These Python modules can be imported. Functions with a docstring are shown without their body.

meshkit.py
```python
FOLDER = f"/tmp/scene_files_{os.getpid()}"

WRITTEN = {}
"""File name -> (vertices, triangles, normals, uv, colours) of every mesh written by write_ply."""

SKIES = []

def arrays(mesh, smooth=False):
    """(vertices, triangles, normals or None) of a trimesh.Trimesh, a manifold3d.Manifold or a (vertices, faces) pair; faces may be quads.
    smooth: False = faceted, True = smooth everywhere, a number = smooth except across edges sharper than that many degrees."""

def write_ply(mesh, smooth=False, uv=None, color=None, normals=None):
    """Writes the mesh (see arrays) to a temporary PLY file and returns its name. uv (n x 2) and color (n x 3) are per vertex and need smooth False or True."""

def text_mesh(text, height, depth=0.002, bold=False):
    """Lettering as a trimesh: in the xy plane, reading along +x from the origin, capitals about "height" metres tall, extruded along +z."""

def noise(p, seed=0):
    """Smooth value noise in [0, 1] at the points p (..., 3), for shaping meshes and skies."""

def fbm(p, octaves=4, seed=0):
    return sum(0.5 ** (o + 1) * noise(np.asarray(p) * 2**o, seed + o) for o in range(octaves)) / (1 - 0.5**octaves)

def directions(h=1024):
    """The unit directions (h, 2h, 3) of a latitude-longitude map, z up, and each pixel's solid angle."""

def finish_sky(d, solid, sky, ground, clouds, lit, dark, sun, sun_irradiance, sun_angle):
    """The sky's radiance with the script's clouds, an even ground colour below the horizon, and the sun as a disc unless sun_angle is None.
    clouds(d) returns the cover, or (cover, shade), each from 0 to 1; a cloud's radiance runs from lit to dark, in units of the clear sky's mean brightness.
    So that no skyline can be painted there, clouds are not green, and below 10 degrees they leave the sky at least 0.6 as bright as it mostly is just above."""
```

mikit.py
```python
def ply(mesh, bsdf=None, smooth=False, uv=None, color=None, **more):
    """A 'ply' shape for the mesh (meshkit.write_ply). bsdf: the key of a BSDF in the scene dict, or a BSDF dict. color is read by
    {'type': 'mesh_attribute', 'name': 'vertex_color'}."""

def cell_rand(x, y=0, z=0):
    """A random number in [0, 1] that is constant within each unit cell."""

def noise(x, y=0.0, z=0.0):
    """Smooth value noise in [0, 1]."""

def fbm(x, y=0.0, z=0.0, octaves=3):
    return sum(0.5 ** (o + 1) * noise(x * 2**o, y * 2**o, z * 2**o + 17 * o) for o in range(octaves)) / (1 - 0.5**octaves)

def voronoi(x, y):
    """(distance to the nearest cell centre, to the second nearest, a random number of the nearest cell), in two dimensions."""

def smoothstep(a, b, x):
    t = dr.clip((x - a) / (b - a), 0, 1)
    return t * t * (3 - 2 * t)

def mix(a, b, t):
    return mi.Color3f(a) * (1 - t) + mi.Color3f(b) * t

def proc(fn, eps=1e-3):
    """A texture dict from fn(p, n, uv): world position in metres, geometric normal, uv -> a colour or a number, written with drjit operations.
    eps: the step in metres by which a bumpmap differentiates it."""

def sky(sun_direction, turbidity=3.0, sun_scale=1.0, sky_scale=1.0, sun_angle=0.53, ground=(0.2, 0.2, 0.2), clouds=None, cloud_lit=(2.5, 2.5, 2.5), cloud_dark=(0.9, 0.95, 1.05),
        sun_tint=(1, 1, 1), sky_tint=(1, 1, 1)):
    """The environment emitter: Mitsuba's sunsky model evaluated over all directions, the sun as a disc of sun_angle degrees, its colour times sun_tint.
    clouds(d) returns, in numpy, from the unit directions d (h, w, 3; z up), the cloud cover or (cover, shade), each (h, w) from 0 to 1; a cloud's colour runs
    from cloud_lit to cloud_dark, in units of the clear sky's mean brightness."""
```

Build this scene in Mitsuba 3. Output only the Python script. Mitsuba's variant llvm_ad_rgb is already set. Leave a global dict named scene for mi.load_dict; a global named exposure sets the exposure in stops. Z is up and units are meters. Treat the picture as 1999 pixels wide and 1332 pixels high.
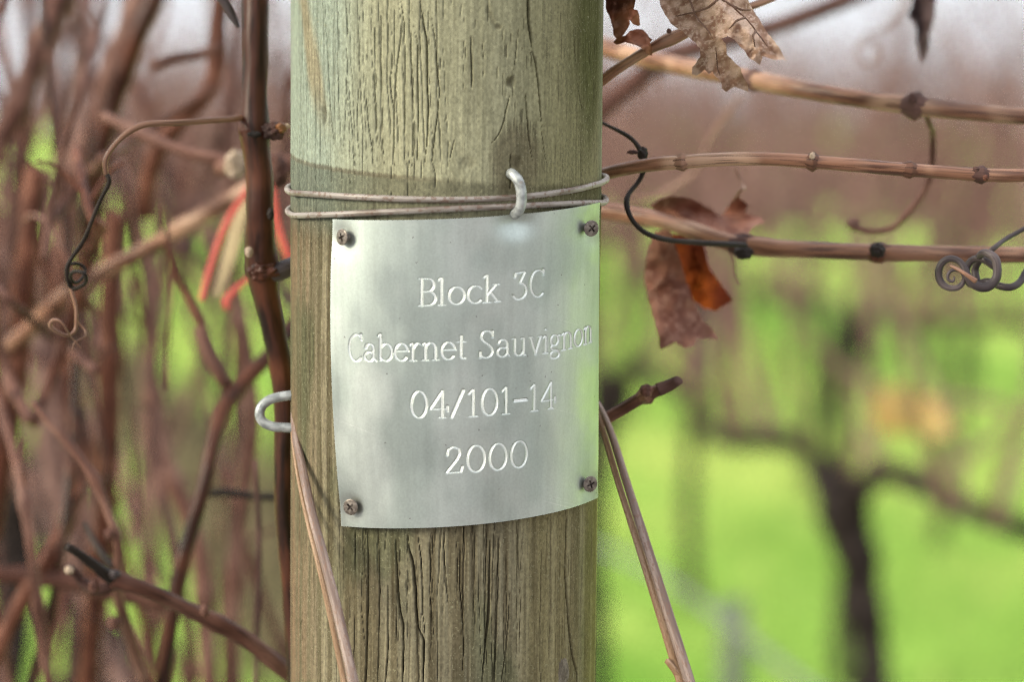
import math
import numpy as np
import drjit as dr
import mitsuba as mi
import trimesh
import manifold3d as m3
import shapely
from scipy.interpolate import CubicSpline, PchipInterpolator
from scipy.spatial import Delaunay, cKDTree
import meshkit
import mikit
from mikit import proc, noise, fbm, voronoi, smoothstep, mix

scene, labels = {}, {}
V = lambda *a: np.array(a, float)
unit = lambda a: np.asarray(a, float) / np.linalg.norm(a)
RNG = np.random.default_rng(7)

# ------------------------------------------------------------------ camera, sky, exposure
CAM_H, PITCH, FOV = 1.30, 4.0, 18.5
EYE = V(0, 0, CAM_H)
FWD = V(0, math.cos(math.radians(PITCH)), -math.sin(math.radians(PITCH)))
UP = V(0, math.sin(math.radians(PITCH)), math.cos(math.radians(PITCH)))
RIGHT = V(1, 0, 0)
KT = math.tan(math.radians(FOV / 2)) / 999.5
exposure = 2.05
scene['camera'] = {
    'type': 'thinlens', 'fov': FOV, 'fov_axis': 'x', 'aperture_radius': 0.0088, 'focus_distance': 1.172,
    'near_clip': 0.05, 'far_clip': 2000.0,
    'to_world': mi.ScalarTransform4f().look_at(origin=EYE.tolist(), target=(EYE + FWD).tolist(), up=[0, 0, 1])}
scene['sky'] = mikit.sky((-0.84, -0.36, 0.40), turbidity=3, sun_scale=0.85, sun_angle=22, sky_scale=1.0,
                         clouds=lambda d: (np.ones(d.shape[:2]), 1 - np.clip(d[..., 2], 0, 1)), cloud_lit=(5.2, 5.35, 5.6), cloud_dark=(3.0, 3.08, 3.2), sun_tint=(0.80, 0.98, 1.24), ground=(0.12, 0.2, 0.04))


def P(x, y, d):
    """The place a distance d along the optical axis that a pixel of the 1999 x 1332 photograph shows."""
    return EYE + d * (FWD + (x - 999.5) * KT * RIGHT - (y - 666) * KT * UP)


def mm(px, d):
    """Size in metres of px photograph pixels at distance d."""
    return px * KT * d


# ------------------------------------------------------------------ materials
def pbsdf(key, fn, rough=0.7, spec=0.3, two=True, **kw):
    b = {'type': 'principled', 'base_color': proc(fn) if callable(fn) else {'type': 'rgb', 'value': list(fn)}, 'roughness': rough, 'specular': spec, **kw}
    scene[key] = {'type': 'twosided', 'bsdf': b} if two else b


def bark(dark, mid, light, fleck=0.35):
    def fn(p, n, uv):
        a = fbm(uv.x * 14, uv.y * 55, 3.0)
        b = noise(uv.x * 38, uv.y * 85, 9.0)
        c = fbm(p.x * 60, p.y * 60, p.z * 60, octaves=2)
        col = mix(dark, mid, smoothstep(0.25, 0.6, a))
        col = mix(col, light, smoothstep(0.45, 0.8, c) * 0.8)
        return mix(col, dark, smoothstep(0.58, 0.78, b) * fleck)
    return fn


pbsdf('bark_tan', bark((0.095, 0.036, 0.02), (0.27, 0.125, 0.07), (0.56, 0.35, 0.225), 0.65), 0.42, 0.5)
pbsdf('bark_red', bark((0.016, 0.006, 0.004), (0.058, 0.018, 0.010), (0.13, 0.042, 0.02)), 0.42, 0.3)
pbsdf('bark_brown', bark((0.035, 0.015, 0.011), (0.105, 0.043, 0.03), (0.22, 0.11, 0.08)), 0.55, 0.2)
pbsdf('bark_rust', bark((0.04, 0.013, 0.008), (0.115, 0.039, 0.022), (0.22, 0.088, 0.054)), 0.55, 0.2)
pbsdf('bark_pink', bark((0.06, 0.027, 0.021), (0.12, 0.053, 0.039), (0.20, 0.10, 0.076)), 0.6, 0.2)
pbsdf('bark_joint', bark((0.04, 0.017, 0.012), (0.15, 0.068, 0.042), (0.36, 0.2, 0.13), 0.8), 0.55, 0.3)
pbsdf('bark_rosy', bark((0.08, 0.034, 0.025), (0.18, 0.083, 0.06), (0.30, 0.165, 0.125)), 0.55, 0.25)
pbsdf('bark_pale', bark((0.26, 0.19, 0.13), (0.45, 0.34, 0.25), (0.6, 0.48, 0.38)), 0.6, 0.3)
pbsdf('bark_far', bark((0.12, 0.068, 0.053), (0.20, 0.11, 0.085), (0.26, 0.15, 0.12)), 0.8, 0.1)
pbsdf('bark_far_pink', bark((0.17, 0.10, 0.082), (0.27, 0.16, 0.13), (0.34, 0.22, 0.185)), 0.8, 0.1)
pbsdf('bark_old', bark((0.012, 0.009, 0.008), (0.032, 0.024, 0.021), (0.07, 0.055, 0.05)), 0.9, 0.05)
pbsdf('bark_black', bark((0.008, 0.006, 0.005), (0.022, 0.015, 0.012), (0.06, 0.04, 0.033)), 0.6, 0.25)
pbsdf('bark_node', bark((0.03, 0.014, 0.012), (0.085, 0.04, 0.032), (0.2, 0.11, 0.09)), 0.7, 0.3)
pbsdf('tendril_dark', bark((0.02, 0.015, 0.016), (0.055, 0.04, 0.042), (0.13, 0.10, 0.10)), 0.5, 0.35)
pbsdf('tendril_brown', bark((0.09, 0.04, 0.025), (0.24, 0.12, 0.075), (0.4, 0.24, 0.17)), 0.45, 0.5)
pbsdf('bud_amber', bark((0.06, 0.02, 0.01), (0.25, 0.1, 0.03), (0.45, 0.22, 0.07)), 0.4, 0.5)


def zinc_fn(p, n, uv):
    a = fbm(p.x * 400, p.y * 400, p.z * 400)
    return mix(mix((0.24, 0.255, 0.255), (0.47, 0.49, 0.485), smoothstep(0.3, 0.7, a)), (0.27, 0.19, 0.14), smoothstep(0.66, 0.8, fbm(p.x * 260, p.y * 260, p.z * 260)) * 0.6)


def rustwire_fn(p, n, uv):
    a = fbm(p.x * 90, p.y * 90, p.z * 300)
    b = noise(p.x * 900, p.y * 900, p.z * 900)
    c = mix((0.19, 0.155, 0.13), (0.34, 0.30, 0.27), smoothstep(0.3, 0.62, a))
    return mix(c, (0.16, 0.085, 0.055), smoothstep(0.55, 0.75, b) * 0.6)


def strap_fn(p, n, uv):
    a = fbm(uv.x * 8, uv.y * 40, 1.0)
    b = noise(uv.x * 30, uv.y * 900, 4.0)
    c = mix((0.17, 0.115, 0.095), (0.31, 0.23, 0.195), smoothstep(0.3, 0.7, a))
    return mix(c, (0.2, 0.10, 0.06), smoothstep(0.62, 0.8, b) * 0.55)


def strap2_fn(p, n, uv):
    a = fbm(uv.x * 8, uv.y * 30, 7.0)
    b = noise(uv.x * 30, uv.y * 1100, 5.0)
    c = mix((0.25, 0.15, 0.085), (0.40, 0.27, 0.18), smoothstep(0.3, 0.7, a))
    return mix(c, (0.2, 0.10, 0.05), smoothstep(0.6, 0.8, b) * 0.6)


pbsdf('zinc', zinc_fn, 0.45, 0.5, metallic=0.35)
pbsdf('wire_metal', rustwire_fn, 0.5, 0.5, metallic=0.25)
pbsdf('strap_mauve', strap_fn, 0.5, 0.4)
pbsdf('strap_rust', strap2_fn, 0.6, 0.3)
pbsdf('coral_plastic', (0.60, 0.11, 0.08), 0.45, 0.4)
pbsdf('strip_pale', (0.55, 0.44, 0.25), 0.6, 0.3)
pbsdf('hose_grey', (0.16, 0.18, 0.14), 0.5, 0.5)


def screw_fn(p, n, uv):
    a = fbm(p.x * 900, p.y * 900, p.z * 900)
    return mix((0.13, 0.105, 0.09), (0.26, 0.22, 0.19), smoothstep(0.3, 0.7, a))


pbsdf('screw_metal', screw_fn, 0.42, 0.5, metallic=0.55)


# ------------------------------------------------------------------ mesh helpers
def add(key, mesh, bsdf, smooth=True, uv=None):
    scene[key] = mikit.ply(mesh, bsdf, smooth=smooth, uv=uv)
    return key


def add_soft(key, mesh, bsdf, toward, keep, uv=None):
    """add() for thin twigs and blades seen only far out of focus: their shading normals lean towards one common direction, as is usual for foliage."""
    v, f, n = meshkit.arrays((mesh[0], mesh[1]), True)
    n = keep * n + np.asarray(toward, float)
    n /= np.linalg.norm(n, axis=1, keepdims=True) + 1e-9
    path = meshkit.write_ply((v, f), False, uv=uv, normals=n)
    scene[key] = {'type': 'ply', 'filename': path, 'face_normals': False, 'bsdf': {'type': 'ref', 'id': bsdf}}
    return key


COUNT = {}


def numbered(name):
    n = COUNT.get(name, -1) + 1
    COUNT[name] = n
    return name if n == 0 else f'{name}_{n:03d}'


def thing(name, label, category, group=None, kind=None):
    key = numbered(name)
    labels[key] = {'label': label, 'category': category}
    if group:
        labels[key]['group'] = group
    if kind:
        labels[key]['kind'] = kind
    return key


def part(parent, name):
    return numbered(f'{parent}__{name}')


def spline(pts, rad, step):
    pts = np.asarray(pts, float)
    rad = np.broadcast_to(np.asarray(rad, float), (len(pts),))
    t = np.r_[0, np.cumsum(np.linalg.norm(np.diff(pts, axis=0), axis=1))]
    n = max(3, int(math.ceil(t[-1] / step)) + 1)
    q = np.linspace(0, t[-1], n)
    if len(pts) < 3:
        c = np.stack([np.interp(q, t, pts[:, k]) for k in range(3)], 1)
    else:
        c = CubicSpline(t, pts, bc_type='natural')(q)
    return c, np.interp(q, t, rad) if len(pts) < 3 else PchipInterpolator(t, rad)(q)


def tube(pts, rad, step=0.002, sides=16, rough=0.0, nodes=(), flat=None, seed=0, domed=True):
    """A tapering tube along a smooth path. rough: bark relief as a share of the radius; nodes: (share of the length, swelling, length in m);
    flat: (direction, factor) squashes the section."""
    c, r = spline(pts, rad, step)
    t = np.gradient(c, axis=0)
    t /= np.linalg.norm(t, axis=1, keepdims=True) + 1e-12
    ref = V(0.13, 1, 0.21)
    a = ref - (ref @ t[0]) * t[0]
    a = unit(a)
    A = [a]
    for k in range(1, len(t)):
        a = a - (a @ t[k]) * t[k]
        a = a / (np.linalg.norm(a) + 1e-12)
        A.append(a)
    A = np.array(A)
    B = np.cross(t, A)
    length = np.r_[0, np.cumsum(np.linalg.norm(np.diff(c, axis=0), axis=1))]
    for at, amp, ln in nodes:
        r = r * (1 + amp * np.exp(-((length - at * length[-1]) / ln) ** 2))
    ang = np.arange(sides + 1) / sides * 2 * np.pi
    rr = np.repeat(r[:, None], sides + 1, 1)
    if rough:
        q = np.stack([np.cos(ang)[None] * 2.2 + 0 * rr, np.sin(ang)[None] * 2.2 + 0 * rr, length[:, None] * 90 + 0 * rr], -1)
        q2 = np.stack([np.cos(ang)[None] * 5 + 0 * rr, np.sin(ang)[None] * 5 + 0 * rr, length[:, None] * 30 + 0 * rr], -1)
        rr = rr * (1 + rough * (meshkit.fbm(q, 2, seed) - 0.5) * 1.6 + rough * (meshkit.noise(q2, seed + 5) - 0.5))
    off = rr[..., None] * (np.cos(ang)[None, :, None] * A[:, None] + np.sin(ang)[None, :, None] * B[:, None])
    if flat is not None:
        d = unit(flat[0])
        off = off - (1 - flat[1]) * (off @ d)[..., None] * d
    v = c[:, None] + off
    n, m = len(c), sides + 1
    v = v.reshape(-1, 3)
    i, j = np.meshgrid(np.arange(n - 1), np.arange(sides), indexing='ij')
    q = np.stack([i * m + j, i * m + j + 1, (i + 1) * m + j + 1, (i + 1) * m + j], -1).reshape(-1, 4)
    f = np.vstack([q[:, [0, 1, 2]], q[:, [0, 2, 3]]])
    uv = np.stack(np.broadcast_arrays(ang[None] / (2 * np.pi), length[:, None]), -1).reshape(-1, 2)
    extra, euv = [], []
    base = len(v)
    for e, (row, sgn) in enumerate(((0, -1), (n - 1, 1))):
        extra.append(c[row] + sgn * t[row] * r[row] * (0.5 if domed else 0.02))
        euv.append([0.5, length[row]])
        k = np.arange(sides)
        ring = row * m + k
        f = np.vstack([f, np.stack([ring + 1, ring, 0 * k + base + e] if sgn < 0 else [ring, ring + 1, 0 * k + base + e], 1)])
    # seam and ring share positions; normals there come from both sides because the seam lies at the back
    return np.vstack([v, extra]), f, np.vstack([uv, euv])


def add_tube(key, bsdf, pts, rad, **kw):
    v, f, uv = tube(pts, rad, **kw)
    return add(key, (v, f), bsdf, True, uv)


def blob(center, radii, seed=0, amp=0.25, axis=None, sub=3):
    """A knobbly rounded lump: buds and knuckles of bark."""
    s = trimesh.creation.icosphere(subdivisions=sub)
    v = np.array(s.vertices)
    k = 1 + amp * (meshkit.fbm(v * 2.7 + 11 + seed, 3, seed) - 0.5) * 2
    v = v * k[:, None] * np.asarray(radii)
    if axis is not None:
        z = unit(axis)
        x = unit(np.cross(z, V(0.1, 1, 0.2)))
        v = v @ np.stack([x, np.cross(z, x), z])
    return v + center, np.array(s.faces)


def sheet(outline, depth_fn, spacing, to_world, thick=0.0003, wobble=0.0, seed=0, roll=0.0):
    """A thin curled blade (leaf) with an outline in its own plane: grid points inside, a wavy rim, two faces and a rim wall."""
    poly = shapely.Polygon(outline).buffer(0)
    ring = np.array(poly.segmentize(spacing).exterior.coords)[:-1]
    if wobble:
        q = np.c_[ring / spacing / 2.2, np.zeros(len(ring))]
        ring = ring + wobble * np.stack([meshkit.fbm(q, 2, seed) - 0.5, meshkit.fbm(q + 31, 2, seed) - 0.5], 1)
        poly = shapely.Polygon(ring).buffer(0)
        if poly.geom_type != 'Polygon':
            poly = max(poly.geoms, key=lambda g: g.area)
        ring = np.array(poly.exterior.coords)[:-1]
    x0, y0, x1, y1 = poly.bounds
    gx, gy = np.meshgrid(np.arange(x0, x1, spacing), np.arange(y0, y1, spacing))
    g = np.stack([gx.ravel(), gy.ravel()], 1) + (meshkit.noise(np.c_[gx.ravel() * 917, gy.ravel() * 713, gx.ravel() * 0])[:, None] - 0.5) * spacing * 0.4
    g = g[shapely.contains_xy(poly.buffer(-spacing * 0.5), g[:, 0], g[:, 1])]
    pts = np.vstack([ring, g])
    tri = Delaunay(pts).simplices
    mid = pts[tri].mean(1)
    tri = tri[shapely.contains_xy(poly, mid[:, 0], mid[:, 1])]
    a, b, c = pts[tri[:, 0]], pts[tri[:, 1]], pts[tri[:, 2]]
    area = (b[:, 0] - a[:, 0]) * (c[:, 1] - a[:, 1]) - (b[:, 1] - a[:, 1]) * (c[:, 0] - a[:, 0])
    tri = np.where((area < 0)[:, None], tri[:, ::-1], tri)[np.abs(area) > 1e-12]
    d = depth_fn(pts[:, 0], pts[:, 1])
    if roll:
        rim_d = shapely.distance(poly.exterior, shapely.points(pts))
        d = d - roll * np.exp(-(rim_d / (2.6 * spacing)) ** 1.5) * (meshkit.noise(np.c_[pts / spacing / 9, 0 * pts[:, :1]], seed + 2) * 2 - 0.5)
    front, back = to_world(pts, d), to_world(pts, d + thick)
    n, k = len(pts), np.arange(len(ring))
    k2 = (k + 1) % len(ring)
    wall = np.vstack([np.stack([k, k + n, k2], 1), np.stack([k2, k + n, k2 + n], 1)])
    return np.vstack([front, back]), np.vstack([tri, tri[:, ::-1] + n, wall]), np.vstack([pts, pts])


# ------------------------------------------------------------------ setting: ground, grass
def turf_col(p):
    a = fbm(p.x * 0.9, p.y * 0.9, 2.0, octaves=3)
    b = fbm(p.x * 14, p.y * 14, 5.0, octaves=3)
    c = mix((0.25, 0.42, 0.07), (0.43, 0.54, 0.12), smoothstep(0.3, 0.7, a))
    c = mix(c, (0.13, 0.30, 0.03), smoothstep(0.52, 0.68, fbm(p.x * 0.55 + 7, p.y * 0.55, 8.0, octaves=3)) * 0.75)
    c = mix(c, (0.46, 0.48, 0.14), smoothstep(0.62, 0.8, b) * 0.5)
    return mix(c, (0.16, 0.29, 0.04), smoothstep(0.5, 0.25, b) * 0.6)


def grass_fn(p, n, uv):
    return turf_col(p)


def turf_fn(p, n, uv):
    a = fbm(p.x * 1.3, p.y * 1.3, 12.0, octaves=3)
    b = fbm(p.x * 25, p.y * 25, 15.0, octaves=3)
    added_earth = mix((0.17, 0.16, 0.15), (0.31, 0.295, 0.28), smoothstep(0.3, 0.7, b))  # bare earth added out of view, mutes green bounce on post and sign
    added_litter = mix((0.06, 0.04, 0.03), (0.16, 0.10, 0.07), smoothstep(0.35, 0.65, b))  # litter strip added along the first row, dulls green mirrored in the sign
    off = dr.abs(p.x - 1.01 + 0.21 * (p.y - 1.2)) + 0.25 * (a - 0.5)
    return mix(mix(added_earth, turf_col(p), smoothstep(0.9, 4.8, p.y + 0.12 * p.x + 2.0 * (a - 0.5))), added_litter, smoothstep(0.42, 0.22, off) * 0.9)


pbsdf('turf', turf_fn, 0.9, 0.1)
gx, gy = np.meshgrid(np.r_[np.linspace(-400, -12, 20), np.linspace(-10, 10, 81), np.linspace(12, 400, 20)],
                     np.r_[np.linspace(-300, -8, 16), np.linspace(-6, 40, 160), np.linspace(44, 900, 24)], indexing='ij')


def ground_z(x, y):
    q = np.stack([x * 0.35, y * 0.35, 0 * x], -1)
    return (meshkit.fbm(q, 3, 3) - 0.5) * 0.12


gz = ground_z(gx, gy)
ni, nj = gx.shape
ii, jj = np.meshgrid(np.arange(ni - 1), np.arange(nj - 1), indexing='ij')
quads = np.stack([ii * nj + jj, (ii + 1) * nj + jj, (ii + 1) * nj + jj + 1, ii * nj + jj + 1], -1).reshape(-1, 4)
add('ground', (np.stack([gx, gy, gz], -1).reshape(-1, 3), quads), 'turf', True)
labels['ground'] = {'label': 'bright green grassy vineyard floor with bare earth added out of view to mute the green bounce', 'category': 'ground', 'kind': 'structure'}


def blades(n, y0, y1, seed):
    r = np.random.default_rng(seed)
    y = y0 + (y1 - y0) * r.random(n) ** 1.5
    x = (r.random(n) * 2 - 1) * (0.19 * y + 0.3)
    z = ground_z(x, y)
    h = (0.03 + 0.06 * r.random(n)) * (1 + 0.6 * (r.random(n) < 0.1))
    a = r.random(n) * 2 * np.pi
    w = 0.004 + 0.004 * r.random(n) + 0.0006 * y
    lean = h * (0.2 + 0.6 * r.random(n))
    b = r.random(n) * 2 * np.pi
    side = np.stack([np.cos(a), np.sin(a), 0 * a], 1) * w[:, None]
    o = np.stack([x, y, z - 0.005], 1)
    tip = o + np.stack([np.cos(b) * lean, np.sin(b) * lean, h], 1)
    mid = o + np.stack([np.cos(b) * lean * 0.35, np.sin(b) * lean * 0.35, h * 0.6], 1)
    v = np.stack([o - side, o + side, mid - side * 0.7, mid + side * 0.7, tip], 1).reshape(-1, 3)
    k = np.arange(n)[:, None] * 5
    f = np.vstack([k + [0, 1, 3], k + [0, 3, 2], k + [2, 3, 4]])
    return v, f


add_soft('grass', blades(40000, 5.5, 32.0, 11), 'turf', (0, -0.25, 1), 0.0)
labels['grass'] = {'label': 'short lush green grass covering the ground between the vine rows', 'category': 'grass', 'kind': 'stuff'}

# ------------------------------------------------------------------ the wooden post
O = P(871, 666, 1.2085)
TOPP, BOTP = P(875.5, 0, 1.1895), P(867, 1332, 1.2275)
AX = unit(TOPP - BOTP)
E1 = unit(RIGHT - (RIGHT @ AX) * AX)
E2 = unit(np.cross(E1, AX))
if E2[1] > 0:
    E2 = -E2
R = mm(303, 1.2085) * 0.9985


def hit(x, y, rad=None):
    """(angle, height) where the ray of a pixel meets the upright cylinder round the post's axis; grazing pixels give the outline."""
    rad = R if rad is None else rad
    d = unit(P(x, y, 1.0) - EYE)
    o = EYE - O
    do = V(d @ E1, d @ E2)
    oo = V(o @ E1, o @ E2)
    a, b, c = do @ do, oo @ do, oo @ oo - rad * rad
    disc = max(b * b - a * c, 0)
    t = (-b - math.sqrt(disc)) / a
    q = o + t * d
    return math.atan2(q @ E1, q @ E2), q @ AX


def on_post(th, z, rad):
    th, z, rad = np.broadcast_arrays(np.asarray(th, float), z, rad)
    return O + z[..., None] * AX + (rad * np.sin(th))[..., None] * E1 + (rad * np.cos(th))[..., None] * E2


def S(x, y, h):
    """The place a pixel shows at height h above the post's skin."""
    th, z = hit(x, y, R + h)
    return on_post(th, z, R + h)


def sz(x, y):
    th, z = hit(x, y)
    return th * R, z


Z_GROUND = -(O[2] + 0.25) / AX[2]
s_fine = np.arange(-0.1055, 0.1056, 0.00032)
th_grid = np.r_[s_fine / R, np.linspace(s_fine[-1] / R, 2 * np.pi + s_fine[0] / R, 60)[1:]]
z_top, z_bot = hit(871, -12)[1] + 0.004, hit(871, 1344)[1] - 0.004
z_fine = np.arange(z_bot, z_top, 0.00042)
z_grid = np.r_[np.linspace(Z_GROUND, z_bot, 60)[:-1], z_fine, np.linspace(z_top, z_top + 0.34, 25)[1:]]
SS, ZZ = np.meshgrid(s_fine, z_fine)
disp = np.zeros_like(SS)
mask = np.zeros_like(SS)
zw = hit(870, 388)[1]
zp = hit(870, 1038)[1]
# grain: fine drawn-out relief, slightly wavy
wav = 0.0016 * (meshkit.fbm(np.stack([SS * 40, ZZ * 22, 0 * SS], -1), 2, 4) - 0.5)
g1 = meshkit.fbm(np.stack([(SS + wav) * 900, ZZ * 26, 0 * SS], -1), 3, 5)
g2 = meshkit.fbm(np.stack([(SS + wav) * 260, ZZ * 7, 0 * SS], -1), 3, 6)
g3 = meshkit.noise(np.stack([SS * 1700, ZZ * 900, 0 * SS], -1), 8)
lower = 1 / (1 + np.exp(-(zw - 0.012 - ZZ) / 0.012))
disp += -0.00028 * (1 - g1) * (0.35 + 0.9 * lower) - 0.0003 * (g2 - 0.5) - 0.00010 * g3
disp += 0.0012 * (meshkit.fbm(np.stack([SS * 18, ZZ * 9, 0 * SS], -1), 2, 9) - 0.5)
mask += np.clip((0.42 - g1) * 2.2, 0, 0.55) * (0.5 + 0.6 * lower) + np.clip(g3 - 0.80, 0, 0.2) * 1.8


def check(sc, zc, width, depth, dark=1.0, seed=0, wander=0.0004):
    """A drying check: a narrow crack following the points (sc, zc); ends taper out."""
    zc, sc = np.asarray(zc, float), np.asarray(sc, float)
    order = np.argsort(zc)
    zc, sc = zc[order], sc[order]
    width = np.broadcast_to(np.asarray(width, float), zc.shape)[order] if np.ndim(width) else np.full(len(zc), width)
    i0, i1 = np.searchsorted(z_fine, [zc[0], zc[-1]])
    if i1 - i0 < 3:
        return
    z = z_fine[i0:i1]
    c = PchipInterpolator(zc, sc)(z) if len(zc) > 2 else np.interp(z, zc, sc)
    q = np.stack([z * 130, 0 * z + seed * 3.7, 0 * z], -1)
    c = c + wander * (meshkit.fbm(q, 3, seed) - 0.5) * 2
    u = (z - zc[0]) / (zc[-1] - zc[0])
    lo, hi = zc[0] <= z_fine[0] + 1e-3, zc[-1] >= z_fine[-1] - 1e-3
    ends = (1 if lo else np.clip(u / 0.18, 0, 1)) * (1 if hi else np.clip((1 - u) / 0.18, 0, 1))
    w = np.interp(z, zc, width) * np.maximum(np.sqrt(ends), 0.15) * (0.72 + 0.55 * meshkit.noise(q * 0.8 + 9, seed))
    j = np.clip(np.round((c - s_fine[0]) / 0.00032).astype(int), 0, len(s_fine) - 1)
    span = np.arange(-12, 13)
    J = np.clip(j[:, None] + span, 0, len(s_fine) - 1)
    d = np.abs(s_fine[J] - c[:, None])
    prof = np.exp(-(d / (0.75 * w[:, None])) ** 4)
    I = np.broadcast_to(np.arange(i0, i1)[:, None], J.shape)
    np.minimum.at(disp, (I, J), disp[I, J] - depth * prof * np.minimum(ends + 0.2 * (ends > 0), 1)[:, None] if np.ndim(ends) else disp[I, J] - depth * prof)
    np.maximum.at(mask, (I, J), dark * prof)


def check_px(pts, w, depth=0.0016, dark=1.0, seed=0, wander=0.0004):
    q = np.array([sz(x, y) for x, y in pts])
    check(q[:, 0], q[:, 1], mm(np.asarray(w, float), 1.16) / 2 * 0.72, depth * 0.7, dark, seed, wander)


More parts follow.
